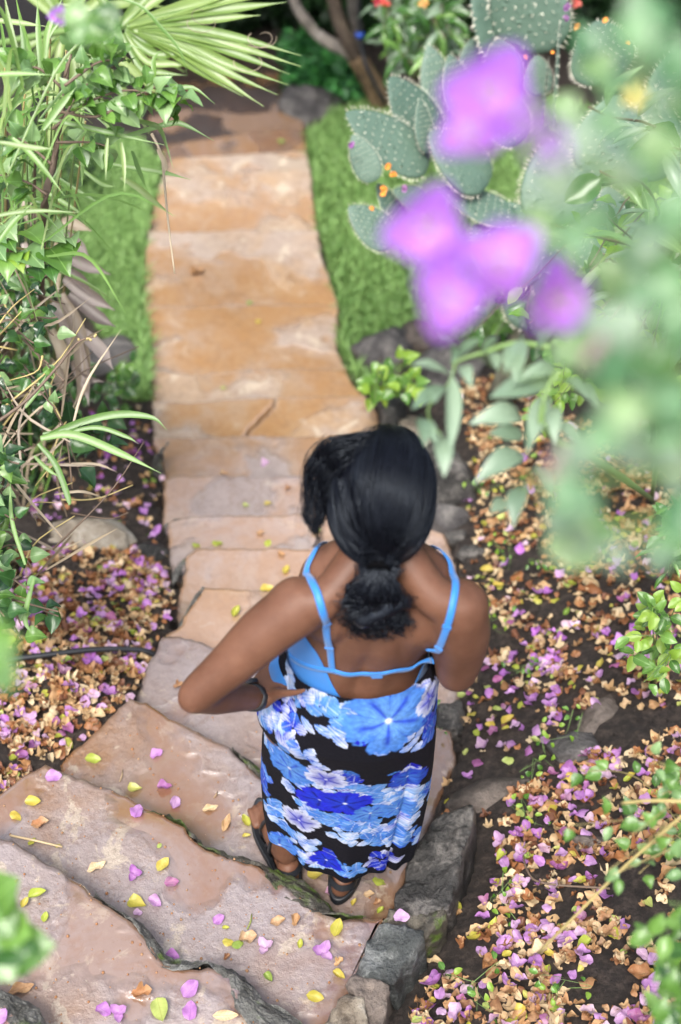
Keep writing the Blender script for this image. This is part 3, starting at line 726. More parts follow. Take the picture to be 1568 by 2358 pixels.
# theta: 0 = straight back, negative = her left (picture left)
def ztop(th): return float(np.interp(th, [-3.14, -2.4, -1.6, -1.15, -.9, -.7, -.5, -.3, 0, 1.0, 1.2, 1.35, 1.6, 2.4, 3.14], [1.15, 1.17, 1.115, 1.105, 1.085, 1.04, 1.0, .965, .92, .92, .98, 1.06, 1.10, 1.17, 1.15]))
def zbot(th): return .90
shell('blue_bodice', list(np.linspace(-math.pi, math.pi, 150)), ztop, zbot, .0045, BLUE)

# ---- skirt
def hipprof(z):   # centre x, centre y, rx, ry
    zz = [.10, .20, .35, .50, .62, .72, .80, .88, .95, 1.0, 1.08]
    cx_ = np.interp(z, zz, SKX); rx = np.interp(z, zz, SKR)
    cy_ = np.interp(z, zz, [BY + .055, BY + .058, BY + .062, BY + .065, BY + .065, BY + .06, BY + .052, BY + .048, BY + .05, BY + .05, BY + .05])
    ry = np.interp(z, zz, [.128, .130, .133, .138, .143, .150, .156, .143, .120, .108, .104])
    return cx_, cy_, rx, ry
# widths read off the outline: (picture height, left, right)
_o = []
for py, l_, r_ in ((1560, 652, 1012), (1620, 622, 1012), (1680, 604, 1006), (1750, 600, 994), (1800, 602, 982), (1850, 610, 966), (1900, 622, 950), (1960, 628, 934), (2020, 630, 925)):
    a_ = at_y(l_, py, BY + .06); b_ = at_y(r_, py, BY + .06); _o.append(((a_.z + b_.z) / 2, (a_.x + b_.x) / 2, (b_.x - a_.x) / 2))
_o.sort(); print('outline', [tuple(round(v, 3) for v in t) for t in _o])
SKX = np.interp([.10, .20, .35, .50, .62, .72, .80, .88, .95, 1.0, 1.08], [t[0] for t in _o], [t[1] for t in _o])
SKR = np.interp([.10, .20, .35, .50, .62, .72, .80, .88, .95, 1.0, 1.08], [t[0] for t in _o], [t[2] for t in _o]) - .003
SKR[-2] = min(SKR[-2], .160); SKR[-1] = .150; SKX[-1] = .060
NT_, NZ_ = 460, 330
def topz(th):   # the tied upper edge, higher on her right hip
    return float(np.interp(th, [-3.14, -2, -1.45, -1.0, -.55, 0, .5, .95, 1.3, 1.7, 2.4, 3.14], [1.0, 1.0, .995, .982, .978, .978, .992, 1.035, 1.085, 1.07, 1.03, 1.0]))
def hemz(th): return .185 + .07 * math.exp(-((th + 1.1) / .55) ** 2) + .012 * math.sin(th * 2 + 1.1) + .008 * math.sin(th * 5) - .012 * math.exp(-((th - .15) / .5) ** 2)
SV = np.zeros((NT_, NZ_, 3)); SU = np.zeros((NT_, NZ_)); SZ = np.zeros((NT_, NZ_))
for i in range(NT_):
    th = -math.pi + 2 * math.pi * i / NT_; tz = topz(th); hz = hemz(th)
    z = np.linspace(tz, hz, NZ_); cx_, cy_, rx, ry = hipprof(z)
    low = np.clip((.80 - z) / .6, 0, 1)
    fold = (.0095 * np.sin(th * 5 + 1.3 * z + 1) * np.clip(low * 1.2, 0, 1) + .0055 * np.sin(th * 11 + 2 * z) * low ** 1.5 + .0015 * np.sin(th * 23 - 2 * z) * low ** 2)
    fold += .0016 * np.sin(z * 95 + 6 * math.sin(th * 3)) * np.exp(-((z - tz + .05) / .06) ** 2)          # creases under the waist
    rdg = th - (.80 + (.55 - z) * .05)                                               # the overlapping wrap edge
    fold += np.where(z < .72, 1, np.clip((.82 - z) / .1, 0, 1)) * (.016 / (1 + np.exp(-rdg * 60)) - .016 / (1 + np.exp(-(rdg - .32) * 9)))
    fold += -.010 * np.exp(-((rdg + .03) / .035) ** 2) * low
    fold += -.012 * np.exp(-((th + .12) / .30) ** 2) * np.clip((.62 - z) / .3, 0, 1)   # dip between the legs
    ex = 2.3
    s_, c_ = math.sin(th), -math.cos(th)
    rr = (abs(s_) ** ex + abs(c_) ** ex) ** (-1 / ex)
    SV[i, :, 0] = cx_ + (rx + fold) * s_ * rr; SV[i, :, 1] = cy_ + (ry + fold) * c_ * rr; SV[i, :, 2] = z
    SU[i] = th; SZ[i] = z
    # metric coordinate round the hip
U_ = SU * .172
# keep the cloth outside the body at the waist
for i in range(0, NT_):
    for k in range(0, 110):
        p = Vector(SV[i, k]); h = BVH.find_nearest(p, .06)
        if h[0] is not None:
            dd = (p - h[0]).dot(h[1])
            if dd < .007 and h[0].z > .6 and abs(h[0].x - .05) < .21: SV[i, k] = np.array(h[0] + h[1] * (.0075))
for _ in range(4):
    Pm = np.roll(SV, 1, 0); Pp = np.roll(SV, -1, 0); SV[:, :130] = (Pm[:, :130] + 2 * SV[:, :130] + Pp[:, :130]) / 4
    SV[:, 1:130] = (SV[:, :129] + 2 * SV[:, 1:130] + SV[:, 2:131]) / 4
SF = [(i * NZ_ + k, ((i + 1) % NT_) * NZ_ + k, ((i + 1) % NT_) * NZ_ + k + 1, i * NZ_ + k + 1) for i in range(NT_) for k in range(NZ_ - 1)]
# the printed pattern, in centimetres on the cloth: u round the body, z height
flat = SV.reshape(-1, 3); us = U_.ravel() * 100; zs_ = SZ.ravel() * 100
sk_bvh = BVHTree.FromPolygons([tuple(v) for v in flat], SF)
def cloth(cx_, cy_):
    """position on the cloth of a print element, read off the photograph (crop of the skirt, 1.845 x source)"""
    px = (850 + cx_ / 1.845) * .6272; py = (2400 + cy_ / 1.845) * .6272
    h = sk_bvh.ray_cast(CP, ray(px, py).normalized())
    if h[0] is None: return None
    f = SF[h[2]]; best = min(f, key=lambda a: (Vector(flat[a]) - h[0]).length)
    return us[best], zs_[best]
BLK = np.array((.0018, .0018, .005)); C_L = np.array((.042, .145, .47)); C_M = np.array((.012, .042, .42)); C_D = np.array((.006, .008, .30)); C_W = np.array((.50, .53, .64)); C_P = np.array((.11, .26, .54))
colr = np.tile(BLK, (len(us), 1))
def nz2(a, b, s, o): 
    return np.sin(a * s + o + 1.7 * np.sin(b * s * .73 + o * 2)) * np.sin(b * s * 1.1 - o + 1.3 * np.sin(a * s * .61 + o))
def blend(mask, c):
    global colr
    m_ = np.clip(mask, 0, 1)[:, None]; colr = colr * (1 - m_) + c * m_
def flower(u0, z0, rad, rot, ci, ce, cv, seed, squash=1.0, petals=5):
    sel = np.nonzero(np.hypot(us - u0, (zs_ - z0) / squash) < rad * 1.25)[0]
    if not len(sel): return
    du = us[sel] - u0; dz = (zs_[sel] - z0) / squash; r = np.hypot(du, dz)
    a = np.arctan2(dz, du) - rot
    ph = (a * petals / (2 * math.pi)) % 1.0 - .5                       # -0.5..0.5 within a petal
    edge = rad * (1 - .30 * np.abs(ph * 2) ** 5) * (1 + .035 * np.sin(a * 19 + seed) + .025 * np.sin(a * 37 + seed * 2))
    t = r / edge; body_ = np.clip((1.0 - t) * 14, 0, 1); tc = np.clip(t, 0, 1)[:, None]
    cc = ci[None] * (1 - tc) + ce[None] * tc
    rib = .5 + .5 * np.sin(ph * 44 + 2 * np.sin(r * 1.3 + seed)); cc = cc * (1 - .16 * rib[:, None])
    vein = np.exp(-(ph / (.15 * (1.0 - np.clip(t, 0, 1)) + .03)) ** 2) * np.clip((.78 - t) * 5, 0, 1)
    cc = cc * (1 - vein[:, None] * .9) + cv * vein[:, None] * .9
    gap = np.exp(-((np.abs(ph) - .5) / .022) ** 2) * np.clip((t - .25) * 3, 0, 1) * .6
    cc = cc * (1 - gap[:, None]) + cv * gap[:, None]
    ctr = np.exp(-(r / (rad * .075)) ** 4)[:, None]; cc = cc * (1 - ctr) + C_W * ctr
    m_ = body_[:, None]; colr[sel] = colr[sel] * (1 - m_) + cc * m_
def petal(u0, z0, L, W_, rot, ca, cb):
    sel = np.nonzero((np.abs(us - u0) < L) & (np.abs(zs_ - z0) < L))[0]
    if not len(sel): return
    du = us[sel] - u0; dz = zs_[sel] - z0; x = du * math.cos(rot) + dz * math.sin(rot); y = -du * math.sin(rot) + dz * math.cos(rot)
    t = x / L; hw = W_ * np.clip(np.sin(np.clip(t, 0, 1) * math.pi), 0, 1) ** .7 * (1 + .10 * np.sin(x * 5 + u0 * 7))
    m_ = ((t > 0) & (t < 1) & (np.abs(y) < hw))
    f = np.clip(t * .9 + .22 * np.sin(y * 9 + z0), 0, 1)[:, None]; cc = ca * (1 - f) + cb * f
    mid = np.exp(-(y / .10) ** 2)[:, None] * .5; cc = cc * (1 - mid) + C_W * mid
    colr[sel] = np.where(m_[:, None], cc, colr[sel])
def mass(pts, wd, seed, pal):
    wd = wd * .58
    """a band of overlapping leaves and petals along a line"""
    r_ = random.Random(seed); Q = bez([(a, b, 0) for a, b in pts], 60); L_ = sum((Q[i + 1] - Q[i]).length for i in range(59))
    for k in range(int(L_ * wd * .62) + 6):
        p = Q[r_.randrange(60)]; a_ = r_.uniform(-1, 1) * wd * .42; b_ = r_.uniform(-1, 1) * wd * .42
        ca, cb = r_.choice(pal); petal(p.x + a_, p.y + b_, r_.uniform(2.4, 4.2), r_.uniform(1.0, 1.8), r_.uniform(0, 6.283), ca, cb)
PAL = [(C_L, C_P), (C_P, C_L), (C_L, C_W), (C_M, C_L), (C_D, C_M), (C_W, C_P), (C_L, C_M), (C_P, C_W), (C_L, C_L)]
PD = [(C_D, C_M), (C_M, C_D), (C_M, C_W), (C_D, C_L)]
def band(cpts, wd, seed, pal=PAL):
    P = [cloth(a, b) for a, b in cpts]; P = [p for p in P if p]
    if len(P) > 1: mass(P, wd, seed, pal)
def fl(cx_, cy_, rad, rot, kind, seed, squash=1.0):
    p = cloth(cx_, cy_)
    if p is None: return
    ci, ce, cv = {'light': (C_P * .95, C_L * 1.1, C_M * .9), 'dark': (C_M, C_D * 1.6, C_D * .5), 'white': (C_D * 1.2, C_W, C_D), 'mid': (C_L, C_M, C_D)}[kind]
    flower(p[0], p[1], rad, rot, ci, ce, cv, seed, squash)
# front and sides: the print repeats
for k in range(26):
    r_ = random.Random(500 + k); u0 = r_.uniform(24, 84) * 1.0; u0 = u0 if u0 < 54 else u0 - 108
    z0 = r_.uniform(18, 95); mass([(u0 - 7, z0 + 3), (u0, z0), (u0 + 7, z0 - 2)], 7, 50 + k, PAL)
    ci, ce, cv = [(C_P, C_L, C_M), (C_M, C_D * 1.4, C_D * .5), (C_D, C_W, C_D)][k % 3]; flower(u0, z0, 5.2, k, ci, ce, cv, k)
# behind: rows as in the photograph
band([(385, 130), (392, 180), (400, 225), (425, 250)], 5, 31, [(C_W, C_P), (C_P, C_W), (C_W, C_L)])
band([(560, 262), (700, 275), (900, 290), (1050, 262)], 1.6, 1, [(C_M, C_W), (C_W, C_M), (C_D, C_W), (C_P, C_M)])
band([(440, 300), (560, 330), (650, 390), (760, 430), (780, 350)], 5, 2, [(C_L, C_P), (C_P, C_L), (C_L, C_W)])
band([(1230, 270), (1330, 250), (1370, 330), (1380, 200)], 7, 3, [(C_M, C_W), (C_W, C_M), (C_D, C_W)])
band([(1290, 420), (1360, 480), (1330, 560)], 5, 4, [(C_M, C_D), (C_D, C_L), (C_L, C_M)])
for a_, b_, rr_ in ((470, 415, -.5), (560, 480, -.2), (600, 530, .1), (650, 480, -.6), (700, 500, -.3), (690, 550, -.75), (960, 665, -.1), (1090, 635, .3), (1130, 665, .1), (1160, 600, .5), (1210, 665, .3), (1240, 580, .8), (1190, 630, .4)):
    p = cloth(a_, b_)
    if p: petal(p[0], p[1], 5.0 if a_ < 760 else 3.6, 1.15, rr_, C_L, C_W)
band([(255, 360), (290, 450), (330, 540), (380, 600)], 5.5, 6, [(C_L, C_W), (C_P, C_W), (C_W, C_L), (C_M, C_W)])
band([(340, 350), (390, 430), (440, 540)], 2.6, 7, PD)
band([(300, 600), (340, 720), (420, 820), (500, 880)], 8.5, 8, [(C_L, C_P), (C_P, C_L), (C_L, C_W), (C_L, C_L)])
band([(460, 640), (520, 690), (560, 740)], 2.4, 9, [(C_L, C_W), (C_M, C_P)])
band([(520, 790), (600, 830), (680, 900), (800, 930)], 6.5, 10, [(C_W, C_M), (C_M, C_W), (C_P, C_W), (C_D, C_W)])
band([(680, 830), (760, 850), (830, 880)], 4.5, 11, PD)
band([(400, 880), (470, 970), (560, 1080), (600, 1110)], 3.6, 12, [(C_L, C_P), (C_L, C_W)])
band([(830, 920), (960, 950), (1060, 990), (1150, 1000)], 7, 13, [(C_L, C_P), (C_P, C_L), (C_W, C_L)])
band([(650, 1120), (780, 1150), (900, 1160), (1040, 1180), (1150, 1160)], 8, 14, [(C_L, C_P), (C_P, C_L), (C_L, C_W), (C_M, C_P), (C_L, C_L)])
band([(900, 1220), (1010, 1260), (1120, 1250), (1170, 1220)], 5, 15, [(C_L, C_P), (C_P, C_W), (C_L, C_L)])
band([(1100, 900), (1160, 950), (1200, 1050), (1170, 1130)], 8, 16, [(C_W, C_P), (C_P, C_W), (C_L, C_P), (C_M, C_W)])
band([(700, 1200), (780, 1240), (840, 1260)], 2.2, 17, [(C_W, C_P), (C_P, C_W)])
band([(260, 1000), (300, 1090), (350, 1160), (420, 1240)], 5.5, 18, [(C_L, C_P), (C_P, C_W), (C_L, C_L)])
band([(300, 1240), (350, 1310), (430, 1370), (540, 1400)], 6.5, 19, [(C_L, C_P), (C_L, C_L), (C_M, C_L)])
band([(510, 1340), (570, 1380), (620, 1420)], 4, 20, [(C_W, C_P), (C_W, C_M)])
band([(610, 1330), (660, 1400), (700, 1440)], 5, 21, [(C_D, C_M), (C_M, C_D), (C_D, C_M)])
band([(740, 1465), (800, 1470), (850, 1465)], 1.4, 22, [(C_L, C_P)])
band([(1000, 1360), (1050, 1400), (1090, 1380)], 4.4, 23, [(C_D, C_M), (C_D, C_W), (C_M, C_D)])
band([(1150, 790), (1200, 800), (1230, 770)], 4.2, 24, [(C_D, C_M), (C_M, C_W), (C_D, C_D)])
band([(210, 740), (205, 830), (215, 890)], 2.4, 25, [(C_L, C_D), (C_D, C_L)])
band([(430, 1260), (480, 1290), (530, 1250)], 2.2, 26, [(C_W, C_P), (C_L, C_W)])
fl(1065, 450, 10.6, .35, 'light', 1, .92)
fl(600, 985, 5.6, .2, 'dark', 2); fl(770, 1010, 5.9, .9, 'dark', 3); fl(455, 1120, 5.0, .7, 'white', 4); fl(390, 770, 6.2, .5, 'light', 5)
fl(640, 850, 4.6, .3, 'white', 6); fl(1190, 825, 4.6, .5, 'mid', 7); fl(330, 1290, 4.6, .9, 'light', 8); fl(640, 1390, 4.2, .1, 'dark', 9); fl(1345, 300, 4.6, .2, 'white', 10)
fl(1120, 1040, 4.2, .8, 'light', 11); fl(940, 1075, 4.4, .3, 'light', 12)
for a_, b_ in ((805, 800), (1110, 800), (745, 1415), (865, 605), (215, 735), (925, 570)):
    p = cloth(a_, b_)
    if p:
        for k in range(7): rr_ = random.Random(k + a_); blend(np.exp(-(np.hypot(us - p[0] - rr_.uniform(-1.3, 1.3), zs_ - p[1] - rr_.uniform(-.7, .7)) / .38) ** 6), C_L if a_ != 865 else C_D * 1.4)
# painterly variation inside the print
tone = 1 + .16 * nz2(us, zs_, 1.9, .7) + .10 * nz2(us, zs_, 5.1, 2.1)
colr = np.where(colr.sum(1, keepdims=True) > .1, np.clip(colr * tone[:, None], 0, .9), colr)
q = NT('printed_cotton'); a = q.n('ShaderNodeAttribute', attribute_name='Col').outputs['Color']
q.set(Base_Color=a, Roughness=.8, Specular_IOR_Level=.2); q.bump(q.math('ADD', q.noise(900, 2, .5, q.pos()), q.math('MULTIPLY', q.noise(28, 5, .6, q.pos(), 1.5), 2.2)), .35, .004); CLOTH = q.m
mobj('floral_skirt', flat, SF, CLOTH, person, cols=np.clip(colr, 0, 1))

# ---- sandals
q = NT('black_rubber'); q.set(Base_Color=(.012, .014, .018, 1), Roughness=.5); q.bump(q.noise(300, 2, .5, q.pos()), .3, .002); RUB = q.m
q = NT('grey_footbed'); q.set(Base_Color=(.05, .053, .06, 1), Roughness=.6); FOOTBED = q.m
for hl, toe in ((HEELL, TOEL), (HEELR, TOER)):
    fd = (toe - hl); fd.z = 0; fd.normalize(); fs = Vector((fd.y, -fd.x, 0)); base = Vector((hl.x, hl.y, 0))
    outl = []
    for k in range(40):
        a_ = 2 * math.pi * k / 40; l_ = .098 + .136 * -math.cos(a_)
        w_ = np.interp(l_, [-.04, .0, .06, .15, .21, .235], [.045, .047, .042, .050, .046, .032])
        outl.append(base + fd * l_ + fs * (w_ * math.sin(a_)))
    V = []; F = []
    for sc_, z in ((.96, .002), (1.0, .006), (1.02, .012), (.98, .018), (1.0, .026), (.95, .029), (.9, .024)):
        cc = base + fd * .098
        for p in outl: V.append(cc + (p - cc) * sc_ + Vector((0, 0, z)))
    for r_ in range(6):
        for k in range(40): F.append((r_ * 40 + k, r_ * 40 + (k + 1) % 40, (r_ + 1) * 40 + (k + 1) % 40, (r_ + 1) * 40 + k))
    F.append(tuple(range(39, -1, -1))); F.append(tuple(6 * 40 + k for k in range(40)))
    sd_ = mobj('sandal', V, F, RUB, person)
    def sstrap(pts, w_, nm='strap'):
        P = [near_body(p, .0035) for p in bez(pts, 22)]
        V, F = ribbon([p[0] + p[1] * .001 for p in P], [w_] * 22, [p[1] for p in P], rows=3)
        n_ = len(V); V = V + [v + P[i // 3][1] * .0025 for i, v in enumerate(V)]
        F = F + [tuple(i + n_ for i in f[::-1]) for f in F]
        mobj(nm, V, F, RUB, sd_)
    A = base + Vector((0, 0, .03)); up_ = Vector((0, 0, 1))
    sstrap([A + fs * .045 + fd * .05, A + fs * .038 - fd * .0 + up_ * .035, A - fd * .032 + up_ * .045, A - fs * .038 + up_ * .035, A - fs * .045 + fd * .05], .016)
    sstrap([A + fs * .045 + fd * .055, A + fs * .032 + fd * .05 + up_ * .05, A + fd * .055 + up_ * .075, A - fs * .032 + fd * .05 + up_ * .05, A - fs * .045 + fd * .055], .015)
    sstrap([A + fs * .05 + fd * .11, A + fs * .03 + fd * .12 + up_ * .035, A + fd * .125 + up_ * .045, A - fs * .03 + fd * .12 + up_ * .03, A - fs * .05 + fd * .10], .015)
    sstrap([A + fs * .048 + fd * .12, A + fd * .09 + up_ * .05 + fs * .01, A - fs * .042 + fd * .06], .013)
    c_, n_ = near_body(A - fs * .045 + fd * .05 + up_ * .03, .008); V, F = ribbon([c_ - fd * .009, c_ + n_ * .003, c_ + fd * .009], [.016] * 3, n_); mobj('buckle', V, F, FOOTBED, sd_)
# ---- watch
ax = (ELL - WRL).normalized(); wc = WRL + ax * .014; a1 = ax.cross(Vector((0, 0, 1))).normalized(); b1 = ax.cross(a1)
V = []; F = []
for k in range(36):
    th = 2 * math.pi * k / 36; d = a1 * math.cos(th) + b1 * math.sin(th); h = BVH.ray_cast(wc + d * .06, -d, .08); r_ = (h[0] - wc).dot(d) if h[0] is not None else .026
    r_ = min(max(r_, .0245), .0285)
    for s_, e_ in ((-.0095, .0005), (-.009, .0035), (.009, .0035), (.0095, .0005)): V.append(wc + ax * s_ + d * (r_ + e_))
for k in range(36):
    for j in range(3): F.append((k * 4 + j, ((k + 1) % 36) * 4 + j, ((k + 1) % 36) * 4 + j + 1, k * 4 + j + 1))
wt = mobj('watch_band', V, F, RUB, person)
dn = (Vector((-.35, .5, .5)) - ax * Vector((-.35, .5, .5)).dot(ax)).normalized(); wx = ax.cross(dn); p0 = wc + dn * .028
V = []; 
for z_, s_ in ((0, 1), (.008, 1), (.010, .85)):
    for k in range(24):
        th = 2 * math.pi * k / 24; V.append(p0 + dn * z_ + (ax * math.cos(th) + wx * math.sin(th)) * .0165 * s_)
F = [(r_ * 24 + k, r_ * 24 + (k + 1) % 24, (r_ + 1) * 24 + (k + 1) % 24, (r_ + 1) * 24 + k) for r_ in range(2) for k in range(24)] + [tuple(48 + k for k in range(24))]
mobj('watch_case', V, F, RUB, wt)
# ------------------------------------------------------------ hair
q = NT('black_hair'); nz = q.noise(60, 3, .6, q.pos())
q.set(Base_Color=q.mix(nz, (.0012, .0014, .0025), (.004, .0046, .0085)), Roughness=.33, Specular_IOR_Level=.4, Specular_Tint=(.75, .86, 1, 1)); HAIR = q.m
TIE = at_t(872, 1304, 2.535)
K0 = tilt @ Vector((0, -.016, .026)) + HC
ER_ = Vector((.0925, .119, .122))
def on_skull(d, k=1.0):
    d = d.normalized(); p = tilt @ Vector((d.x * ER_.x, d.y * ER_.y, d.z * ER_.z)) * k
    return K0 + p
V, F = ball(K0, ER_ * .965, tilt, 5)
# cut the face open
Vn = []; keep = []
for v in V:
    l = tilt.transposed() @ (Vector(v) - K0); keep.append(not (l.y > .052 and l.z < .035) and not (l.z < -.085 and l.y > -.02))
idx = {}; F2 = []
for f in F:
    if all(keep[i] for i in f):
        F2.append(tuple(idx.setdefault(i, len(idx)) for i in f))
Vn = [None] * len(idx)
for i, j in idx.items():
    l = Vector(V[i]); Vn[j] = l
mobj('hair_cap', Vn, F2, HAIR, person)
tdir = (tilt.transposed() @ (TIE - K0)); tdir = Vector((tdir.x / ER_.x, tdir.y / ER_.y, tdir.z / ER_.z)).normalized()
hr = random.Random(3)
rd3 = lambda s: Vector((hr.gauss(0, s), hr.gauss(0, s), hr.gauss(0, s)))
def strand_mesh(name, strands, mat, parent, sides=3):
    V = []; F = []
    for pts, r0, r1 in strands:
        n_ = len(pts); o = len(V)
        P = np.array(pts); T = np.gradient(P, axis=0); T /= np.linalg.norm(T, axis=1)[:, None] + 1e-9
        A = np.cross(T, (.3, .2, .93)); A /= np.linalg.norm(A, axis=1)[:, None] + 1e-9; Bv = np.cross(T, A)
        rr = np.linspace(r0, r1, n_)[:, None]
        ring = np.stack([P + rr * (A * math.cos(2 * math.pi * k / sides) + Bv * math.sin(2 * math.pi * k / sides)) for k in range(sides)], 1)
        V.append(ring.reshape(-1, 3))
    tot = []; off = 0
    for a in V:
        n_ = len(a) // sides
        i = np.arange(n_ - 1)[:, None] * sides; k = np.arange(sides)[None]
        f = np.stack([i + k, i + (k + 1) % sides, i + sides + (k + 1) % sides, i + sides + k], -1).reshape(-1, 4) + off
        tot.append(f); off += len(a)
    o = mobj(name, np.concatenate(V), np.concatenate(tot), mat, parent); o['kind'] = 'stuff'; return o
crown = (tilt.transposed() @ (on_skull(Vector((0, 0, 1))) - K0))
st = []
PART = Vector((.16, .10, 1)).normalized()
for g_ in range(420):
    if g_ % 3:
        a = hr.uniform(-math.pi, math.pi); D0 = Vector((math.sin(a) * .97, .60 * math.cos(a) + .34, .15 + .45 * max(0, math.cos(a)))).normalized()
    else:
        D0 = (PART + Vector((hr.gauss(0, .05), .7 * hr.random() - .06, 0))).normalized()
    SPR = Vector((max(-.24, min(.24, hr.gauss(0, .13))), hr.gauss(0, .05), hr.gauss(0, .10))); lift = abs(hr.gauss(0, .032)) ; bow = hr.gauss(0, .05); wv = hr.uniform(0, 6.3); wa = abs(hr.gauss(0, .016))
    for m_ in range(13):
        d0 = (D0 + Vector((hr.gauss(0, .022), hr.gauss(0, .022), hr.gauss(0, .022)))).normalized(); spread = SPR + Vector((hr.gauss(0, .03), hr.gauss(0, .02), hr.gauss(0, .02)))
        d1 = (tdir + spread).normalized(); ang = d0.angle(d1); side = d0.cross(d1)
        if ang > 2.9 or side.length < .05: continue
        side.normalize(); pts = []; k0 = 1.002 + lift + abs(hr.gauss(0, .005)); fly = hr.random() < .07
        for i in range(20):
            t = i / 19; d = (d0 * math.sin((1 - t) * ang) + d1 * math.sin(t * ang)) / max(math.sin(ang), 1e-4)
            d = d + side * (math.sin(t * math.pi) * (bow + hr.gauss(0, .001)) + .008 * math.sin(wv + t * 6) + wa * math.sin(wv + t * 13))
            kk = k0 + .035 * math.sin(t * math.pi) - .01 * (t ** 6) + (.05 * math.sin(t * math.pi) ** 2 * noise.noise(d * 3 + Vector((g_, 0, 0))) if fly else 0)
            p = on_skull(d, kk); pull = max(0, (t - .86) / .14) ** 1.5; p = p.lerp(TIE + Vector((spread.x * .13, spread.y * .1, spread.z * .14)), pull * .85)
            pts.append(p)
        st.append((pts, hr.uniform(.0005, .0011), .0005))
strand_mesh('hair_strands', st, HAIR, person)
# loose sweep falling in front of her left cheek (picture left)
st = []
for k in range(900):
    u = hr.random(); s_ = hr.gauss(0, 1)
    w_ = hr.random() ** .8; j = lambda q_: hr.gauss(0, q_)
    wl = hr.uniform(-.9, 1) ; L_ = lambda a, b: a + (b - a) * (wl if a > 780 else max(.30, wl))
    P = [on_skull(Vector((.10 + j(.06), .30 + hr.uniform(-.25, .35), 1)), 1.03), at_t(L_(870, 850) + j(6), L_(1040, 998) + j(5), 2.545 + j(.012)), at_t(L_(790, 755) + j(5), L_(1070, 1016) + j(5), 2.555 + j(.015)),
         at_t(L_(768, 712) + j(4), L_(1110, 1062) + j(8), 2.575 + j(.012)), at_t(L_(762, 699) + j(4), L_(1150, 1120) + j(14), 2.59 + j(.01))]
    if hr.random() < .75: P.append(at_t(L_(752, 706) + j(5), 1185 + j(16), 2.60 + j(.01)))
    if len(P) == 6 and hr.random() < .35: P.append(at_t(724 + j(6), 1222 + j(6), 2.605 + j(.005)))
    pts = bez(P, 24); pts = [p + Vector((noise.noise(p * 30 + Vector((k, 0, 0))), noise.noise(p * 30 + Vector((0, k, 0))), 0)) * .0025 for p in pts]
    st.append((pts, .0007, .0003))
for k in range(150):      # flyaways over the crown and sides
    d0 = Vector((hr.gauss(0, 1), hr.uniform(-.6, 1), hr.uniform(.0, 1.2))).normalized(); d1 = (d0 + Vector((hr.gauss(0, .3), -.45 * hr.random(), -.25))).normalized(); k0 = 1.03 + .02 * hr.random(); k1 = k0 + hr.uniform(.0, .07)
    st.append((bez([on_skull(d0, k0), on_skull((d0 + d1) / 2 + rd3(.05), (k0 + k1) / 2 + .015), on_skull(d1, k1)], 12), .00035, .00015))
for k in range(60):       # wisps that leave the sweep
    x0, y0 = hr.uniform(700, 770), hr.uniform(1040, 1120); dx = hr.uniform(-16, 6); P = [at_t(x0 + 45, y0 - 45, 2.56), at_t(x0, y0, 2.58), at_t(x0 + dx, y0 + 55, 2.59), at_t(x0 + dx + hr.gauss(0, 9), y0 + hr.uniform(80, 130), 2.60)]
    st.append((bez(P, 22), .0005, .0002))
for k in range(26):       # the curled ends
    c_ = at_t(722 + hr.gauss(0, 4), 1222, 2.60 + hr.gauss(0, .004)); ph = hr.uniform(-.3, .3); r_ = .012 + hr.random() * .004
    pts = [c_ + CU * (.045 - t * .075) + CR * (-.004 + r_ * math.cos(2.2 + t * 5.2 + ph)) + _f * (r_ * math.sin(t * 5.2)) for t in np.linspace(0, 1, 20)]
    st.append((pts, .0006, .0003))
strand_mesh('loose_fringe', st, HAIR, person)
# hair tie and the curly tuft below
q = NT('hair_elastic'); q.set(Base_Color=(.0015, .0015, .002, 1), Roughness=.9, Specular_IOR_Level=.05)
tq = (TIE - K0).normalized()
a1 = tq.cross(Vector((1, 0, 0))).normalized(); b1 = tq.cross(a1); V = []
for k in range(20):
    th = k / 20 * 2 * math.pi; cc = a1 * math.cos(th) + b1 * math.sin(th)
    for j in range(8):
        ph = j / 8 * 2 * math.pi; V.append(TIE + cc * (.019 + .004 * math.cos(ph)) + tq * (.009 * math.sin(ph)))
F = [(k * 8 + j, ((k + 1) % 20) * 8 + j, ((k + 1) % 20) * 8 + (j + 1) % 8, k * 8 + (j + 1) % 8) for k in range(20) for j in range(8)]
mobj('hair_tie', V, F, q.m, person)
def tuft_pt(px, py, out): 
    h = on_body(px, py, out); return h[0] if h else at_t(px, py, 2.5)
TC = tuft_pt(864, 1370, .032); st = []
V, F = ball(TC, (.062, .028, .044), Matrix.Rotation(R(-35), 3, 'X'), 4); V = [v + (v - TC).normalized() * .016 * noise.noise(v * 45) for v in V]
mobj('hair_bun', V, F, HAIR, person)
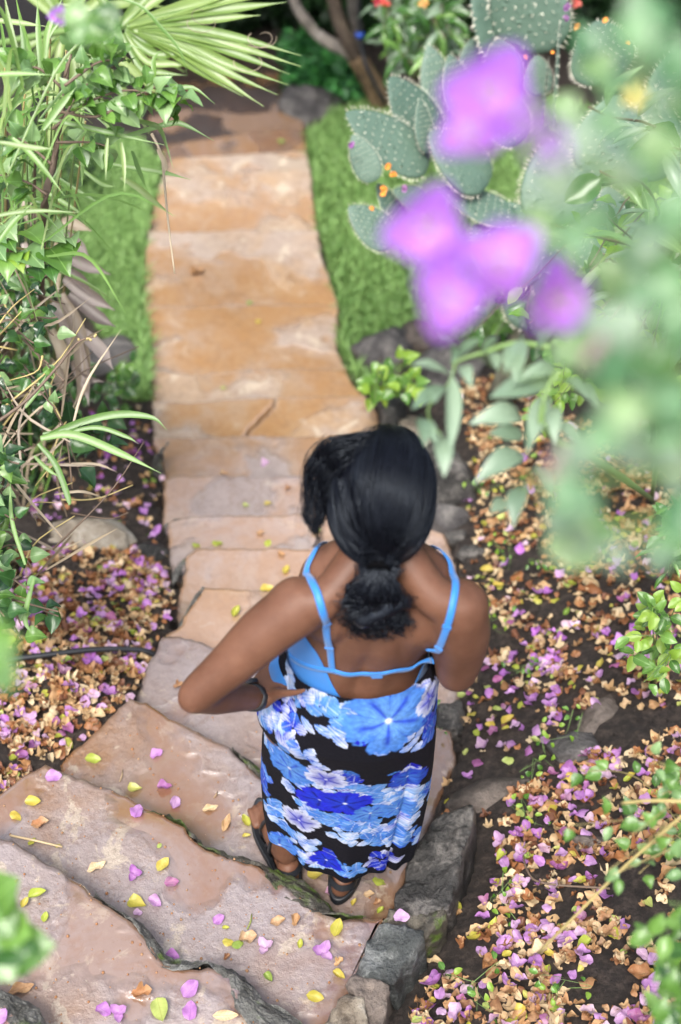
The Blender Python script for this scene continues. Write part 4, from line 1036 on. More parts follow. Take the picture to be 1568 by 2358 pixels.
for k in range(950):
    a_ = hr.uniform(0, 6.283); rr_ = hr.random() ** .5; ex = math.cos(a_) * rr_; ey = math.sin(a_) * rr_
    out_ = hr.random() < .10
    e = tuft_pt(866 + ex * (108 if out_ else 90), 1386 + ey * 60 + (10 if out_ else 0), .010 + .040 * math.sqrt(max(0, 1 - rr_ * rr_)) + hr.gauss(0, .003))
    m1 = TIE.lerp(TC, .5) + Vector((ex * .03 + hr.gauss(0, .012), -.018 + hr.gauss(0, .005), hr.gauss(0, .006)))
    P = bez([TIE + Vector((hr.gauss(0, .014), 0, 0)), m1, TC.lerp(e, .6) + Vector((0, -.010 * hr.random(), .004)), e, e + Vector((hr.gauss(0, .006), -.002, -.014 * hr.random()))], 36)
    r_ = hr.uniform(.004, .0075); fr = hr.uniform(9, 15); ph = 5 * noise.noise(e * 25) * 3; pts = []
    for i, p in enumerate(P):
        t = i / 35; aa = ph + t * fr; amp_ = r_ * min(1, t * 1.6)
        pts.append(p + Vector((math.cos(aa) * amp_, 0, math.sin(aa) * amp_)) + Vector((0, -.7 * amp_ * math.sin(aa * .5), 0)))
    st.append((pts, hr.uniform(.0009, .0016), .0005))
strand_mesh('curly_ponytail', st, HAIR, person)
# ------------------------------------------------------------ leaf templates
def leaf_tmpl(name, outline, mat, rows=7, curl=.25, fold=.18, cols_=5, wave=.0, petiole=.12, roll=0.0):
    """leaf 1 unit long along +Y, upper side +Z; outline(t) gives the half width"""
    V = []; F = []
    for i in range(rows + 1):
        t = i / rows; w_ = max(outline(t), .004)
        for k in range(cols_):
            u = k / (cols_ - 1) * 2 - 1
            z = curl * (-(t - .45) ** 2 + .1) + fold * abs(u) * w_ * 2 + wave * math.sin(t * 11 + u * 2) * abs(u) * w_ - roll * w_ * w_ * u * u * 4
            V.append((u * w_, t, z))
    for i in range(rows):
        for k in range(cols_ - 1):
            a = i * cols_ + k; F.append((a, a + 1, a + cols_ + 1, a + cols_))
    if petiole:
        o = len(V); V += [(-.012, -petiole, -.05), (.012, -petiole, -.05), (.010, .03, curl * -.1), (-.010, .03, curl * -.1)]; F.append((o, o + 1, o + 2, o + 3))
    return make_mesh(name, V, F, mat)
heart = lambda t: (.12 if t <= 0 else .43 * math.sin(math.pi * (t * .93 + .07) ** .62) ** .95 * (1 - .12 * t)) if t < .995 else .004
ovate = lambda t: .32 * math.sin(math.pi * t ** .8) ** .68
lance = lambda t: .125 * math.sin(math.pi * t ** .85) ** .8
bractf = lambda t: .37 * math.sin(math.pi * t ** .74) ** .6
# fallen leaves: colour families
PINK = [(.42, .18, .47), (.50, .28, .54), (.36, .13, .43), (.60, .42, .58), (.40, .18, .48), (.32, .10, .24), (.58, .42, .50), (.46, .24, .52)]
BROWN = [(.34, .17, .07), (.46, .30, .15), (.22, .09, .035), (.54, .40, .23), (.15, .06, .03), (.42, .25, .12), (.30, .13, .05), (.58, .46, .29), (.48, .33, .18)]
YELL = [(.42, .40, .06), (.33, .40, .06), (.48, .36, .06), (.40, .46, .14), (.16, .27, .04)]
def col_mat(name, pal, trans, rough, wrinkle=.3):
    q = NT(name); oi = q.n('ShaderNodeObjectInfo').outputs['Random']; P = q.pos()
    c = q.ramp(q.math('ADD', oi, q.math('MULTIPLY', q.math('SUBTRACT', q.noise(30, 3, .6, P), .5), .25)), [(i / max(1, len(pal) - 1), p) for i, p in enumerate(pal)])
    sx_ = q.n('ShaderNodeSeparateXYZ', {0: q.coord('Object')}); ax_ = q.math('ABSOLUTE', sx_.outputs[0])
    vn = q.math('SINE', q.math('SUBTRACT', q.math('MULTIPLY', sx_.outputs[1], 34.0), q.math('MULTIPLY', ax_, 30.0)))
    c = q.mix(q.ramp(vn, [(.80, 0.0), (1.0, .22)]), c, tuple(v * .55 for v in pal[0]))
    c = q.mix(q.ramp(ax_, [(.008, .45), (.022, 0.0)]), c, tuple(v * .5 for v in pal[0]))
    q.set(Base_Color=c, Roughness=rough)
    tr = q.n('ShaderNodeBsdfTranslucent'); q.link(c, tr.inputs['Color']); mx = q.n('ShaderNodeMixShader'); mx.inputs[0].default_value = trans
    q.link(q.b.outputs[0], mx.inputs[1]); q.link(tr.outputs[0], mx.inputs[2]); q.link(mx.outputs[0], q.o.inputs['Surface'])
    q.bump(q.noise(260, 3, .6, P), wrinkle, .003); return q.m
M_PINK = col_mat('pink_bract', PINK, .35, .5); M_BROWN = col_mat('dry_leaf', BROWN, .15, .6, .5); M_YELL = col_mat('yellow_leaf', YELL, .25, .4); M_LIT = attr_leaf_mat('leaf_litter', .2, .55)
def cup_leaf(seed, outline, curl, fold, wave, roll, rows=8, L=1.0, W_=1.0):
    V = []; F = []; r_ = random.Random(seed); c_ = 5; tw = r_.uniform(-.5, .5)
    for i in range(rows + 1):
        t = i / rows; w_ = max(outline(t), .01) * W_
        for k in range(c_):
            u = k / (c_ - 1) * 2 - 1
            z = curl * ((t - .4) ** 2) + fold * abs(u) * w_ + wave * math.sin(t * 9 + u * 3 + seed) * abs(u) * w_ + roll * (u * w_) ** 2 * 3 + tw * u * w_ * t
            V.append((u * w_ * (1 - roll * .1), (t - .5) * L, z + .03))
    for i in range(rows):
        for k in range(c_ - 1): a = i * c_ + k; F.append((a, a + 1, a + c_ + 1, a + c_))
    return V, F
def bract3(seed):
    """three papery bracts joined at their base"""
    r_ = random.Random(seed); parts_ = []
    for k in range(3):
        v, f = cup_leaf(seed * 7 + k, bractf, .5, .1, .25, .5); a = k * 2.1 + r_.uniform(-.4, .4); tl_ = r_.uniform(.15, .9)
        M = Matrix.Rotation(a, 4, 'Z') @ Matrix.Rotation(tl_, 4, 'X') @ Matrix.Translation((0, .5, 0)); parts_.append(([M @ Vector(q) for q in v], f))
    V, F = merge(parts_); return [Vector(v) * .78 + Vector((0, 0, .02)) for v in V], F
def frag(seed):
    return cup_leaf(seed, lambda t: .3 * math.sin(math.pi * t) ** .5 * (1 + .3 * math.sin(t * 17 + seed)), .9, .6, .7, .9)
SH = {'pink': [cup_leaf(1, bractf, .25, .12, .35, .3), cup_leaf(2, bractf, .5, .3, .5, .6), bract3(3), cup_leaf(4, bractf, .1, .6, .4, .1), cup_leaf(5, bractf, -.35, .1, .3, -.5), cup_leaf(6, bractf, .15, .25, .5, .2), cup_leaf(7, ovate, .5, .2, .5, .5)],
      'brown': [cup_leaf(11, ovate, .4, .2, .5, .5), cup_leaf(12, bractf, -.3, .1, .5, -.4), frag(13), cup_leaf(14, lance, .3, .3, .8, .3, 8, 1.3, 2.2), cup_leaf(15, ovate, .3, .9, .7, .4), cup_leaf(16, bractf, .5, .1, .7, .8), cup_leaf(18, bractf, .2, .1, .8, .3), cup_leaf(19, ovate, -.5, .1, .5, .2)],
      'yellow': [cup_leaf(21, ovate, .3, .2, .2, .4), cup_leaf(22, ovate, .8, .5, .2, .9), cup_leaf(23, ovate, -.3, .2, .3, -.3), cup_leaf(24, heart, .3, .3, .2, .3)]}
ME = {k: [make_mesh({'pink': 'fallen_bract', 'brown': 'dry_leaf', 'yellow': 'yellow_leaf'}[k], v, f, {'pink': M_PINK, 'brown': M_BROWN, 'yellow': M_YELL}[k]) for v, f in L] for k, L in SH.items()}
lr = random.Random(21)
def slope_n(x, y):
    e = .03; return Vector((gh(x - e, y) - gh(x + e, y), gh(x, y - e) - gh(x, y + e), 2 * e)).normalized()
def leaf_M(p, nrm, size, tilt_=.35, a=None):
    a = lr.uniform(0, 6.283) if a is None else a
    up = (nrm + Vector((lr.gauss(0, tilt_), lr.gauss(0, tilt_), 0))).normalized(); d = Vector((math.cos(a), math.sin(a), 0)); d = (d - up * d.dot(up)).normalized()
    return frame(p, d, up, size)
# where litter lies, as density over the picture, sampled evenly over the bed
ZN = [ # polygon (picture), pieces per square metre, weights pink / brown / yellow
 ([(940,2358),(1010,2180),(1000,2110),(1080,1960),(1100,1870),(1180,1830),(1290,1770),(1400,1700),(1900,1640),(1900,2750),(940,2600)], 1500, (.31, .60, .09)),
 ([(1000,2120),(1080,1960),(1100,1870),(1160,1840),(1180,2050),(1080,2180),(1000,2330),(940,2358)], -900, None),
 ([(1060,1560),(1130,1500),(1250,1480),(1330,1560),(1290,1700),(1180,1760),(1120,1800),(1060,1720)], 620, (.45, .35, .2)),
 ([(1120,1290),(1568,1240),(1700,1250),(1700,1650),(1330,1625),(1200,1480),(1110,1400)], 900, (.16, .70, .14)),
 ([(1050,870),(1180,870),(1300,950),(1568,1100),(1568,1250),(1110,1290),(1060,1180),(1080,1050)], 950, (.07, .86, .07)),
 ([(1060,1300),(1120,1290),(1110,1500),(1060,1560)], 350, (.4, .4, .2)),
 ([(960,1750),(1080,1700),(1100,1850),(960,1920)], 260, (.45, .2, .35)),
 ([(-350,1330),(60,1270),(180,1265),(300,1270),(385,1310),(405,1400),(370,1460),(320,1600),(135,1750),(0,1830),(-350,2050)], 1600, (.20, .70, .10)),
 ([(100,950),(350,950),(375,1110),(385,1290),(150,1270),(60,1200)], 240, (.55, .35, .1)),
]
fp = [P_ for P_, z_ in FOOT]
items = []
def sample_zone(poly, dens, wt):
    Wp = W(poly); xs_ = [p[0] for p in Wp]; ys_ = [p[1] for p in Wp]; area = (max(xs_) - min(xs_)) * (max(ys_) - min(ys_)); n_ = int(area * abs(dens) * 2.3)
    X = nr.uniform(min(xs_), max(xs_), n_); Y = nr.uniform(min(ys_), max(ys_), n_); ins = inpoly(X, Y, Wp)
    for P_ in fp: ins &= ~inpoly(X, Y, P_)
    X = X[ins]; Y = Y[ins]; Z = GH(X, Y)
    for x, y, z in zip(X, Y, Z):
        cl = noise.noise((x * 5.5, y * 5.5, 4.2)) + .6 * noise.noise((x * 14, y * 14, 1.2))
        if lr.random() > min(1, .86 + cl * 1.25): continue
        pk = noise.noise((x * 7, y * 7, 9)); w0 = (max(.02, wt[0] * (1 + 1.3 * pk)), wt[1], wt[2])
        items.append((lr.choices(('pink', 'brown', 'yellow'), (w0[0] * .62, w0[1] * 1.15, w0[2] * .7))[0], float(x), float(y), float(z)))
for poly, dens, wt in ZN:
    if wt: sample_zone(poly, dens, wt)
# thin the bare earth along the edging stones
bare = W([(1010,2320),(1000,2200),(1010,2120),(1080,1960),(1100,1880),(1130,1890),(1150,2000),(1100,2110),(1040,2200),(990,2330),(940,2440),(900,2440)])
bx = np.array([i[1] for i in items]); by = np.array([i[2] for i in items]); bm_ = inpoly(bx, by, bare)
items = [it for it, b in zip(items, bm_) if not b or lr.random() < .12]
sz = {'pink': (.024, .041), 'brown': (.015, .042), 'yellow': (.018, .036)}
def vis(x, y, z):
    px, py, t = proj((x, y, z)); return -20 < px < 1590 and -20 < py < 2380, t
rec = {'pink': [], 'brown': [], 'yellow': []}
for kind, x, y, z in items:
    v_, t = vis(x, y, z); s_ = lr.uniform(*sz[kind]) * (1.35 if lr.random() < .12 else 1); h = {'pink': .017, 'brown': .008, 'yellow': .012}[kind] * lr.uniform(.3, 1.3)
    h += float(noise.fractal((x * 3.1, y * 3.1, 0), 1, 2, 4) * .022)
    rec[kind].append((0 if v_ else 1, t, x, y, z + h, s_))
def region(x, y, z):
    px, py, t = proj((x, y, z))
    if px < 420: return ('on the near bed beside the hose', 0) if py > 1260 else ('on the bare soil beside the middle steps', 1)
    if py > 1780: return ('on the lower bed past the edging stones', 2)
    if py > 1480: return ('on the soil between the skirt and the lava rock', 3)
    if py > 1260: return ('on the bed level with the bare shoulder', 4)
    return ('on the bed beyond the grey boulder', 5)
INFO = {'pink': ('fallen_bract', 'papery magenta pink bract fallen ', 'flower petal', 'pink bracts fallen '),
        'brown': ('dry_leaf', 'curled dry brown leaf in the litter ', 'leaf', 'dry brown leaves '),
        'yellow': ('yellow_leaf', 'small yellow green leaf fallen ', 'leaf', 'yellow leaves ')}
LV = []; LF = []; LC = []; lo = 0
for kind, L in rec.items():
    L.sort()
    nm, lb, ct, gp = INFO[kind]
    for i, (o_, t, x, y, z, s_) in enumerate(L):
        nrm = slope_n(x, y); k = lr.randrange(len(ME[kind])); Mx = leaf_M(Vector((x, y, z)), nrm, s_, .38)
        if i < 290 and o_ == 0:
            rg = region(x, y, z)[0]; tag(inst(nm, ME[kind][k], Mx), lb + rg, ct, gp + rg)
        else:
            v, f = SH[kind][k]; A = np.array(v) @ np.array(Mx.to_3x3()).T + np.array(Mx.translation)
            c = np.array(lr.choice({'pink': PINK, 'brown': BROWN, 'yellow': YELL}[kind])) * lr.uniform(.75, 1.2)
            LV.append(A); LF.append(np.array(f) + lo); LC.append(np.repeat(c[None], len(A), 0)); lo += len(A)
print('litter', {k: len(v) for k, v in rec.items()})
o = mobj('leaf_litter', np.concatenate(LV), np.concatenate(LF), M_LIT, cols=np.concatenate(LC)); tag(o, 'mat of smaller and farther pink and brown fallen leaves on the soil beds', 'leaf litter', kind='stuff')

# crumbs of soil and grit
cv = []; cf = []; lo = 0
ico = ball((0, 0, 0), (1, 1, .7), None, 1); iv = np.array([tuple(v) for v in ico[0]]); if_ = np.array(ico[1])
for k in range(9000):
    x = nr.uniform(-1.5, 1.6); y = nr.uniform(.6, 4.2)
    if any(inpoly(np.array([x]), np.array([y]), P_)[0] for P_ in fp): continue
    z = gh(x, y) + float(noise.fractal((x * 3.1, y * 3.1, 0), 1, 2, 4) * .022); s_ = abs(nr.normal(0, .0045)) + .002
    cv.append(iv * s_ * nr.uniform(.6, 1.4, (1, 3)) + [x, y, z]); cf.append(if_ + lo); lo += len(iv)
o = mobj('soil_crumbs', np.concatenate(cv), np.concatenate(cf), SOIL, cols=np.zeros((lo, 3))); tag(o, 'dark crumbs of soil scattered over the beds', 'soil', kind='stuff')

# ------------------------------------------------------------ single leaves and bracts lying on the steps (picture x, y, tread height, kind, shape, size, angle, label)
ON = [
 (125,1787,.13,'pink',0,.044,.2,'pale pink bract at the outer edge of the second tread'),
 (362,1735,0,'pink',0,.040,.4,'pink bract lying alone nearest to the elbow on the wide tread'),
 (380,1812,0,'pink',1,.042,0,'pink curled bract just below the green leaf on the wide tread'),
 (404,1847,0,'pink',3,.040,1.4,'dark crumpled bract with a stem on the wide tread'),
 (485,1860,0,'brown',3,.034,.3,'grey brown skeleton bract beside the dark crumpled bract'),
 (318,1868,.13,'pink',0,.050,1.5,'pink bract with a long stem on the second tread just past the nosing'),
 (310,2010,.13,'pink',2,.040,.1,'bright pink bract in the middle of the second tread'),
 (396,2030,.13,'pink',1,.042,.2,'pink bract to the side of the bright one on the second tread'),
 (358,2075,.13,'pink',1,.042,-.6,'pink bract beside the split green leaf'),
 (318,2100,.13,'pink',0,.024,.1,'small pink bract tucked under the green leaf'),
 (505,2115,.13,'pink',3,.034,.7,'shrivelled violet bract near the middle of the second tread'),
 (612,2182,.13,'pink',2,.044,.2,'pink three part bract near the brown curled leaf'),
 (743,2192,.13,'pink',2,.046,1.2,'pink open bract nearest the edging stones on the second tread'),
 (400,2202,.16,'pink',1,.042,-.5,'pink bract lying in the mortar gap at the nosing'),
 (240,2325,.26,'pink',0,.046,-.5,'pale pink bract, one of a pair joined at the bottom of the steps'),
 (275,2330,.26,'pink',2,.042,.6,'ruffled pale pink bract, the other of the joined pair at the bottom'),
 (440,2275,.26,'pink',3,.050,.9,'large bright pink bract standing on edge near the bottom'),
 (440,2325,.26,'pink',0,.046,1.6,'pale pink bract below the large bright pink one'),
 (2,2340,.39,'pink',1,.046,1.2,'pink bract in the bottom corner of the steps'),
 (765,2055,0,'pink',3,.040,.1,'dark violet bract right behind the right sandal'),
 (925,2110,.225,'pink',0,.046,-.1,'single smooth pink bract on top of the blue grey edging stone'),
 (610,1068,-.60,'pink',2,.036,.1,'small violet bract on a middle tread near the head'),
 (215,1748,0,'yellow',0,.048,.1,'yellow oval leaf near the outer corner of the wide tread'),
 (78,1845,.13,'yellow',0,.048,.0,'bright yellow leaf on the outer part of the second tread'),
 (38,1877,.13,'yellow',2,.042,-.6,'yellow green leaf beside the grey patch on the second tread'),
 (567,1888,0,'yellow',0,.044,2.1,'yellow green leaf close to the left sandal'),
 (568,1925,0,'yellow',1,.024,.2,'small green leaf under the yellow one by the left sandal'),
 (377,1990,.13,'yellow',0,.044,1.0,'yellow green leaf near the middle of the second tread'),
 (318,2080,.13,'yellow',3,.054,-.3,'green leaf with a yellow rim and a pink bract at its side'),
 (90,2060,.26,'yellow',1,.054,.3,'yellow leaf with a curled side on the third tread'),
 (58,2078,.26,'yellow',1,.030,1.2,'narrow green leaf beside the curled yellow leaf'),
 (106,2110,.26,'yellow',0,.030,1.5,'small yellow leaf on the third tread'),
 (527,2168,.13,'yellow',2,.034,-.2,'light green leaf joined to a dark green one'),
 (548,2172,.13,'yellow',2,.034,.5,'dark green leaf joined to the light green one'),
 (520,2135,.13,'yellow',1,.022,.1,'tiny yellow leaf above the joined green pair'),
 (777,2135,.13,'yellow',0,.050,1.3,'broad yellow green leaf near the inner corner below the mossy gap'),
 (725,2293,.13,'yellow',0,.050,-.1,'green oval leaf near the tan edging stone'),
 (690,2172,.13,'yellow',1,.026,1.5,'small green leaf between two pink bracts'),
 (620,2250,.13,'yellow',1,.036,-.9,'yellow leaf with brown rim in the lower part of the second tread'),
 (780,2245,.13,'yellow',1,.040,-.6,'thin curled green leaf beside the edging stones'),
 (370,2325,.26,'yellow',0,.066,-1.2,'largest yellow green leaf with a wavy rim at the very bottom'),
 (873,2028,0,'yellow',2,.044,-.1,'yellow green leaf between the right sandal and the edging stone'),
 (727,2013,0,'yellow',3,.046,.3,'pale green leaf between the two sandals'),
 (815,2078,0,'yellow',1,.024,1.2,'tiny green leaf below the right sandal by the mossy gap'),
 (875,2095,0,'yellow',1,.026,.9,'tiny green leaf in the corner by the edging stone'),
 (75,1935,.13,'yellow',2,.026,1.0,'small green leaf under the middle of the straw'),
 (135,1945,.13,'yellow',2,.020,.2,'tiny green leaf under the end of the straw'),
 (368,1945,.13,'yellow',2,.018,1.0,'tiny green leaf in the middle of the second tread'),
 (543,1410,-.24,'yellow',1,.044,1.2,'yellow green curled leaf beside the upper arm'),
 (615,1357,-.24,'yellow',0,.048,.3,'pale yellow leaf at a nosing beside the left shoulder'),
 (660,1312,-.36,'yellow',0,.040,1.2,'pale green leaf above the left shoulder'),
 (617,1250,-.36,'yellow',2,.038,1.3,'yellow green leaf at the nosing beside the curl of hair'),
 (501,1250,-.48,'yellow',2,.042,.0,'yellow leaf beside the dark leaf at a nosing'),
 (619,1161,-.60,'yellow',3,.036,.2,'round pale yellow leaf on a middle tread'),
 (567,1164,-.60,'yellow',3,.028,.2,'small pale yellow leaf beside the round one'),
 (732,1222,-.48,'yellow',3,.034,.2,'yellow leaf beside the hanging strands of hair'),
 (515,893,-.96,'yellow',2,.034,.3,'green leaf on the cream stained tread'),
 (577,700,-1.06,'yellow',3,.034,.3,'yellow leaf on the long slab'),
 (596,742,-1.04,'yellow',3,.034,.8,'second yellow leaf just below the one on the long slab'),
 (650,330,-1.36,'yellow',3,.048,.2,'yellow leaf near the dark bend of the path'),
 (312,1815,0,'yellow',3,.040,.1,'dark green leaf at the middle of the wide tread'),
 (453,1255,-.48,'yellow',2,.036,-.1,'dark green leaf at the nosing of a middle tread'),
 (397,1677,0,'brown',1,.0,.1,''),
 (412,1580,-.12,'brown',2,.034,.3,'brown crumpled leaf beside the elbow'),
 (95,1896,.13,'brown',0,.056,.2,'golden brown crumpled leaf on the second tread beside the straw'),
 (224,1995,.13,'brown',3,.044,.6,'dark skeleton leaf with a long stem on the second tread'),
 (522,1893,0,'brown',3,.042,1.3,'brown shrivelled bract on the wide tread near the sandal'),
 (640,2120,.13,'brown',0,.046,.4,'golden brown curled leaf near the mossy gap'),
 (680,2120,.13,'brown',2,.040,1.4,'dark brown curled leaf beside the golden brown one'),
 (570,2160,.13,'brown',5,.048,.4,'ochre curled leaf beside the joined green pair'),
 (522,2203,.13,'brown',2,.024,.9,'small brown leaf in the middle of the lower second tread'),
 (850,2058,0,'brown',0,.034,.1,'tan flat leaf below the yellow green leaf near the edging'),
 (868,2078,0,'brown',2,.026,.6,'tiny dark curled leaf beside the tan one'),
 (52,2275,.26,'brown',3,.050,.3,'dark brown rotten leaf near the bottom corner'),
 (325,2285,.26,'brown',2,.052,.3,'grey skeleton leaf beside the largest yellow green leaf'),
 (520,2335,.26,'brown',3,.052,.1,'dull brown leaf print at the lower nosing'),
 (780,2215,.13,'brown',2,.030,.8,'dark crumpled leaf in the corner by the edging stones'),
 (648,1277,-.36,'brown',0,.034,-.6,'orange brown leaf on a middle tread'),
 (600,1228,-.48,'brown',0,.034,.3,'orange dry leaf beside the yellow green leaf'),
 (663,1128,-.60,'brown',2,.034,.3,'dark olive leaf on a middle tread beside the hair'),
 (517,1093,-.58,'brown',4,.034,.1,'dark olive leaf at a nosing of the middle steps'),
 (455,632,-1.06,'brown',4,.085,.5,'dark wet leaf on the long slab'),
 (600,745,-1.04,'brown',2,.0,.5,''),
]
for (px, py, z, kind, k, s_, a, lb) in ON:
    if s_ <= 0: continue
    p = at_z(px, py, z + .004 + s_ * .03)
    tag(inst({'pink': 'fallen_bract', 'brown': 'dry_leaf', 'yellow': 'yellow_leaf'}[kind], ME[kind][k], leaf_M(p, Vector((0, 0, 1)), s_ * lr.uniform(.82, .98), .12, a)), lb, {'pink': 'flower petal', 'brown': 'leaf', 'yellow': 'leaf'}[kind])
a = at_z(25, 1922, .14); b = at_z(145, 1948, .14)
q = NT('straw'); q.set(Base_Color=(.5, .38, .22, 1), Roughness=.5); STRAW = q.m
V, F = tube([a, a.lerp(b, .5) + Vector((0, 0, .002)), b], [.0032, .003, .0026], 8); o = mobj('dry_straw', [Vector(v) - a for v in V], F, STRAW); o.location = a; tag(o, 'pale dry straw lying across the outer end of the second tread', 'twig')
for (x, y, z, l_, an, lb) in [(280,1785,0,.035,1.5,'short dark twig standing out on the wide tread'), (497,1828,0,.02,1.2,'tiny dark twig beside the dark crumpled bract'), (575,2120,.13,.04,1.4,'curved green stem above the joined green leaves')]:
    p = at_z(x, y, z + .004); d = Vector((math.cos(an), math.sin(an), 0)) * l_
    V, F = tube([p - d / 2, p + Vector((.003, 0, .003)), p + d / 2], [.0018, .002, .0012], 6); o = mobj('small_twig', [Vector(v) - p for v in V], F, M_BROWN if l_ < .038 else M_YELL); o.location = p; tag(o, lb, 'twig')
# grit on the steps
cv = []; cf = []; lo = 0
for k in range(420):
    px = nr.uniform(0, 900); py = nr.uniform(1650, 2358); 
    z = None
    for P_, z_ in FOOT:
        p = at_z(px, py, z_)
        if inpoly(np.array([p.x]), np.array([p.y]), P_)[0]: z = z_; break
    if z is None: continue
    s_ = .0012 + abs(nr.normal(0, .0013)); cv.append(iv * s_ + [p.x, p.y, z + s_ * .4]); cf.append(if_ + lo); lo += len(iv)
o = mobj('grit', np.concatenate(cv), np.concatenate(cf), M_BROWN); tag(o, 'fine dark grit scattered over the near treads', 'grit', kind='stuff')
# the garden hose
q = NT('black_hose'); q.set(Base_Color=(.02, .022, .026, 1), Roughness=.35); HOSE = q.m
pts = [at_g(-120, 1570, .02), at_g(-30, 1540, .02), at_g(30, 1530, .028), at_g(110, 1521, .03), at_g(200, 1511, .032), at_g(290, 1507, .03), at_g(345, 1510, .02), at_g(385, 1520, -.03)]
V, F = tube(bez(pts, 50), .0085, 12); o = mobj('garden_hose', [Vector(v) - pts[0] for v in V], F, HOSE); o.location = pts[0]; tag(o, 'black garden hose lying over the leaf litter to the stairs', 'hose')
# ------------------------------------------------------------ vegetation
pr = random.Random(99)
ML = {'fresh': leaf_mat('fresh_leaf', (.050, .14, .022), (.17, .33, .065), .35, .32, 1), 'pale': leaf_mat('pale_leaf', (.12, .25, .085), (.27, .41, .18), .35, .35, 1),
      'dark': leaf_mat('dark_leaf', (.006, .026, .009), (.020, .070, .018), .2, .22, 1), 'mid': leaf_mat('mid_leaf', (.020, .072, .015), (.06, .16, .034), .3, .3, 1),
      'sage': leaf_mat('sage_leaf', (.12, .20, .13), (.26, .36, .25), .3, .5), 'reed': leaf_mat('reed_leaf', (.075, .18, .03), (.20, .36, .08), .4, .5),
      'palm': leaf_mat('palm_leaf', (.11, .21, .04), (.28, .39, .12), .4, .5), 'dry': leaf_mat('dry_blade', (.14, .10, .075), (.44, .36, .25), .2, .6), 'grey': leaf_mat('grey_dry_blade', (.10, .075, .065), (.34, .28, .25), .1, .6),
      'lime': leaf_mat('lime_leaf', (.20, .38, .04), (.34, .52, .08), .5, .4), 'purple': leaf_mat('purple_bract', (.42, .15, .74), (.70, .34, .84), .45, .5),
      'near': leaf_mat('near_leaf', (.060, .17, .07), (.16, .32, .14), .35, .4), 'palepink': leaf_mat('faded_bract', (.5, .3, .42), (.62, .45, .5), .4, .5), 'grass': leaf_mat('lawn_blade', (.06, .17, .025), (.15, .33, .06), .35, .4), 'jade': leaf_mat('jade_leaf', (.03, .14, .03), (.08, .28, .06), .3, .3)}
q = NT('twig_bark'); q.set(Base_Color=q.mix(q.noise(40, 4, .6, q.pos()), (.07, .045, .03), (.17, .12, .085)), Roughness=.7); BARK = q.m
q = NT('green_stem'); q.set(Base_Color=(.16, .26, .08, 1), Roughness=.5); GSTEM = q.m
q = NT('yellow_stem'); q.set(Base_Color=(.42, .34, .14, 1), Roughness=.5); YSTEM = q.m
TM = {}
for k_, out_, cur, fo in (('heart', heart, .45, .22), ('ovate', ovate, .4, .2), ('lance', lance, .5, .3)):
    for mk in ML:
        TM[(k_, mk)] = [leaf_tmpl('leaf', out_, ML[mk], 9, cur * s_, fo, 5, w_) for s_, w_ in ((1, .10), (1.7, .18), (.3, .12))]
def rdir(r=pr): return Vector((r.gauss(0, 1), r.gauss(0, 1), r.gauss(0, 1))).normalized()
def put_leaf(parent, p, d, up, size, key, sx=1.0, name='leaf'):
    return inst(name, pr.choice(TM[key]), frame(p, d, up, size, sx), parent)
def stem(parent, pts, r0, r1, mat=None, n=14, name='stem', sides=6):
    P = bez(pts, n); V, F = tube(P, list(np.linspace(r0, r1, n)), sides, jit=.15); mobj(name, V, F, mat or BARK, parent); return P
def foliate(parent, P, n, keys, size, t0=.25, spread=1.0, droop=.3, pet=.012, toward=None):
    for i in range(n):
        u = (t0 + (1 - t0) * (i + pr.random() * .8) / n) * (len(P) - 1); k = min(int(u), len(P) - 2); p = P[k].lerp(P[k + 1], u - k)
        ax = (P[k + 1] - P[k]).normalized(); r_ = rdir(); s = (r_ - ax * r_.dot(ax)).normalized()
        d = (s * spread + ax * .45 + Vector((0, 0, -droop))).normalized(); up = (Vector((0, -.25, 1)) + rdir() * .45).normalized()
        put_leaf(parent, p + d * pet, d, up, pr.uniform(*size), pr.choice(keys))
def bush(name, label, cat, base, region, tr, nst, nl, keys, size, r0=.006, mat=None, t0=.35, group=None, wob=.08, droop=.3):
    base = Vector(base); t = thing(name, label, cat, base, group); x0 = min(p[0] for p in region); x1 = max(p[0] for p in region); y0 = min(p[1] for p in region); y1 = max(p[1] for p in region)
    for s in range(nst):
        while True:
            px, py = pr.uniform(x0, x1), pr.uniform(y0, y1)
            if inpoly(np.array([px]), np.array([py]), region)[0]: break
        e = at_t(px, py, pr.uniform(*tr)); g_ = gh(e.x, e.y) + .02
        if e.z < g_: e.z = g_
        mid = base.lerp(e, .55) + rdir() * wob + Vector((0, 0, .12 * (e - base).length))
        P = stem(t, [base + rdir() * .02, mid, e], r0, r0 * .35, mat, 14)
        foliate(t, P, nl // nst, keys, size, t0, droop=droop)
    return t
def blade(parent, pts, w_, mat, n=14, name='blade', fold=.18, up=None):
    P = bez(pts, n); W_ = [w_ * max(.06, math.sin(math.pi * min(1, (i / (n - 1)) * .86 + .12)) ** .6 * (1 if i < n * .6 else 1 - ((i / (n - 1) - .6) / .4) ** 1.5)) for i in range(n)]
    V, F = ribbon(P, W_, up or Vector((pr.gauss(0, .4), -.6, .8)), fold); return mobj(name, V, F, mat, parent)
def AT(L, t): return [at_t(x, y, t if not hasattr(t, '__len__') else t[i]) for i, (x, y) in enumerate(L)]

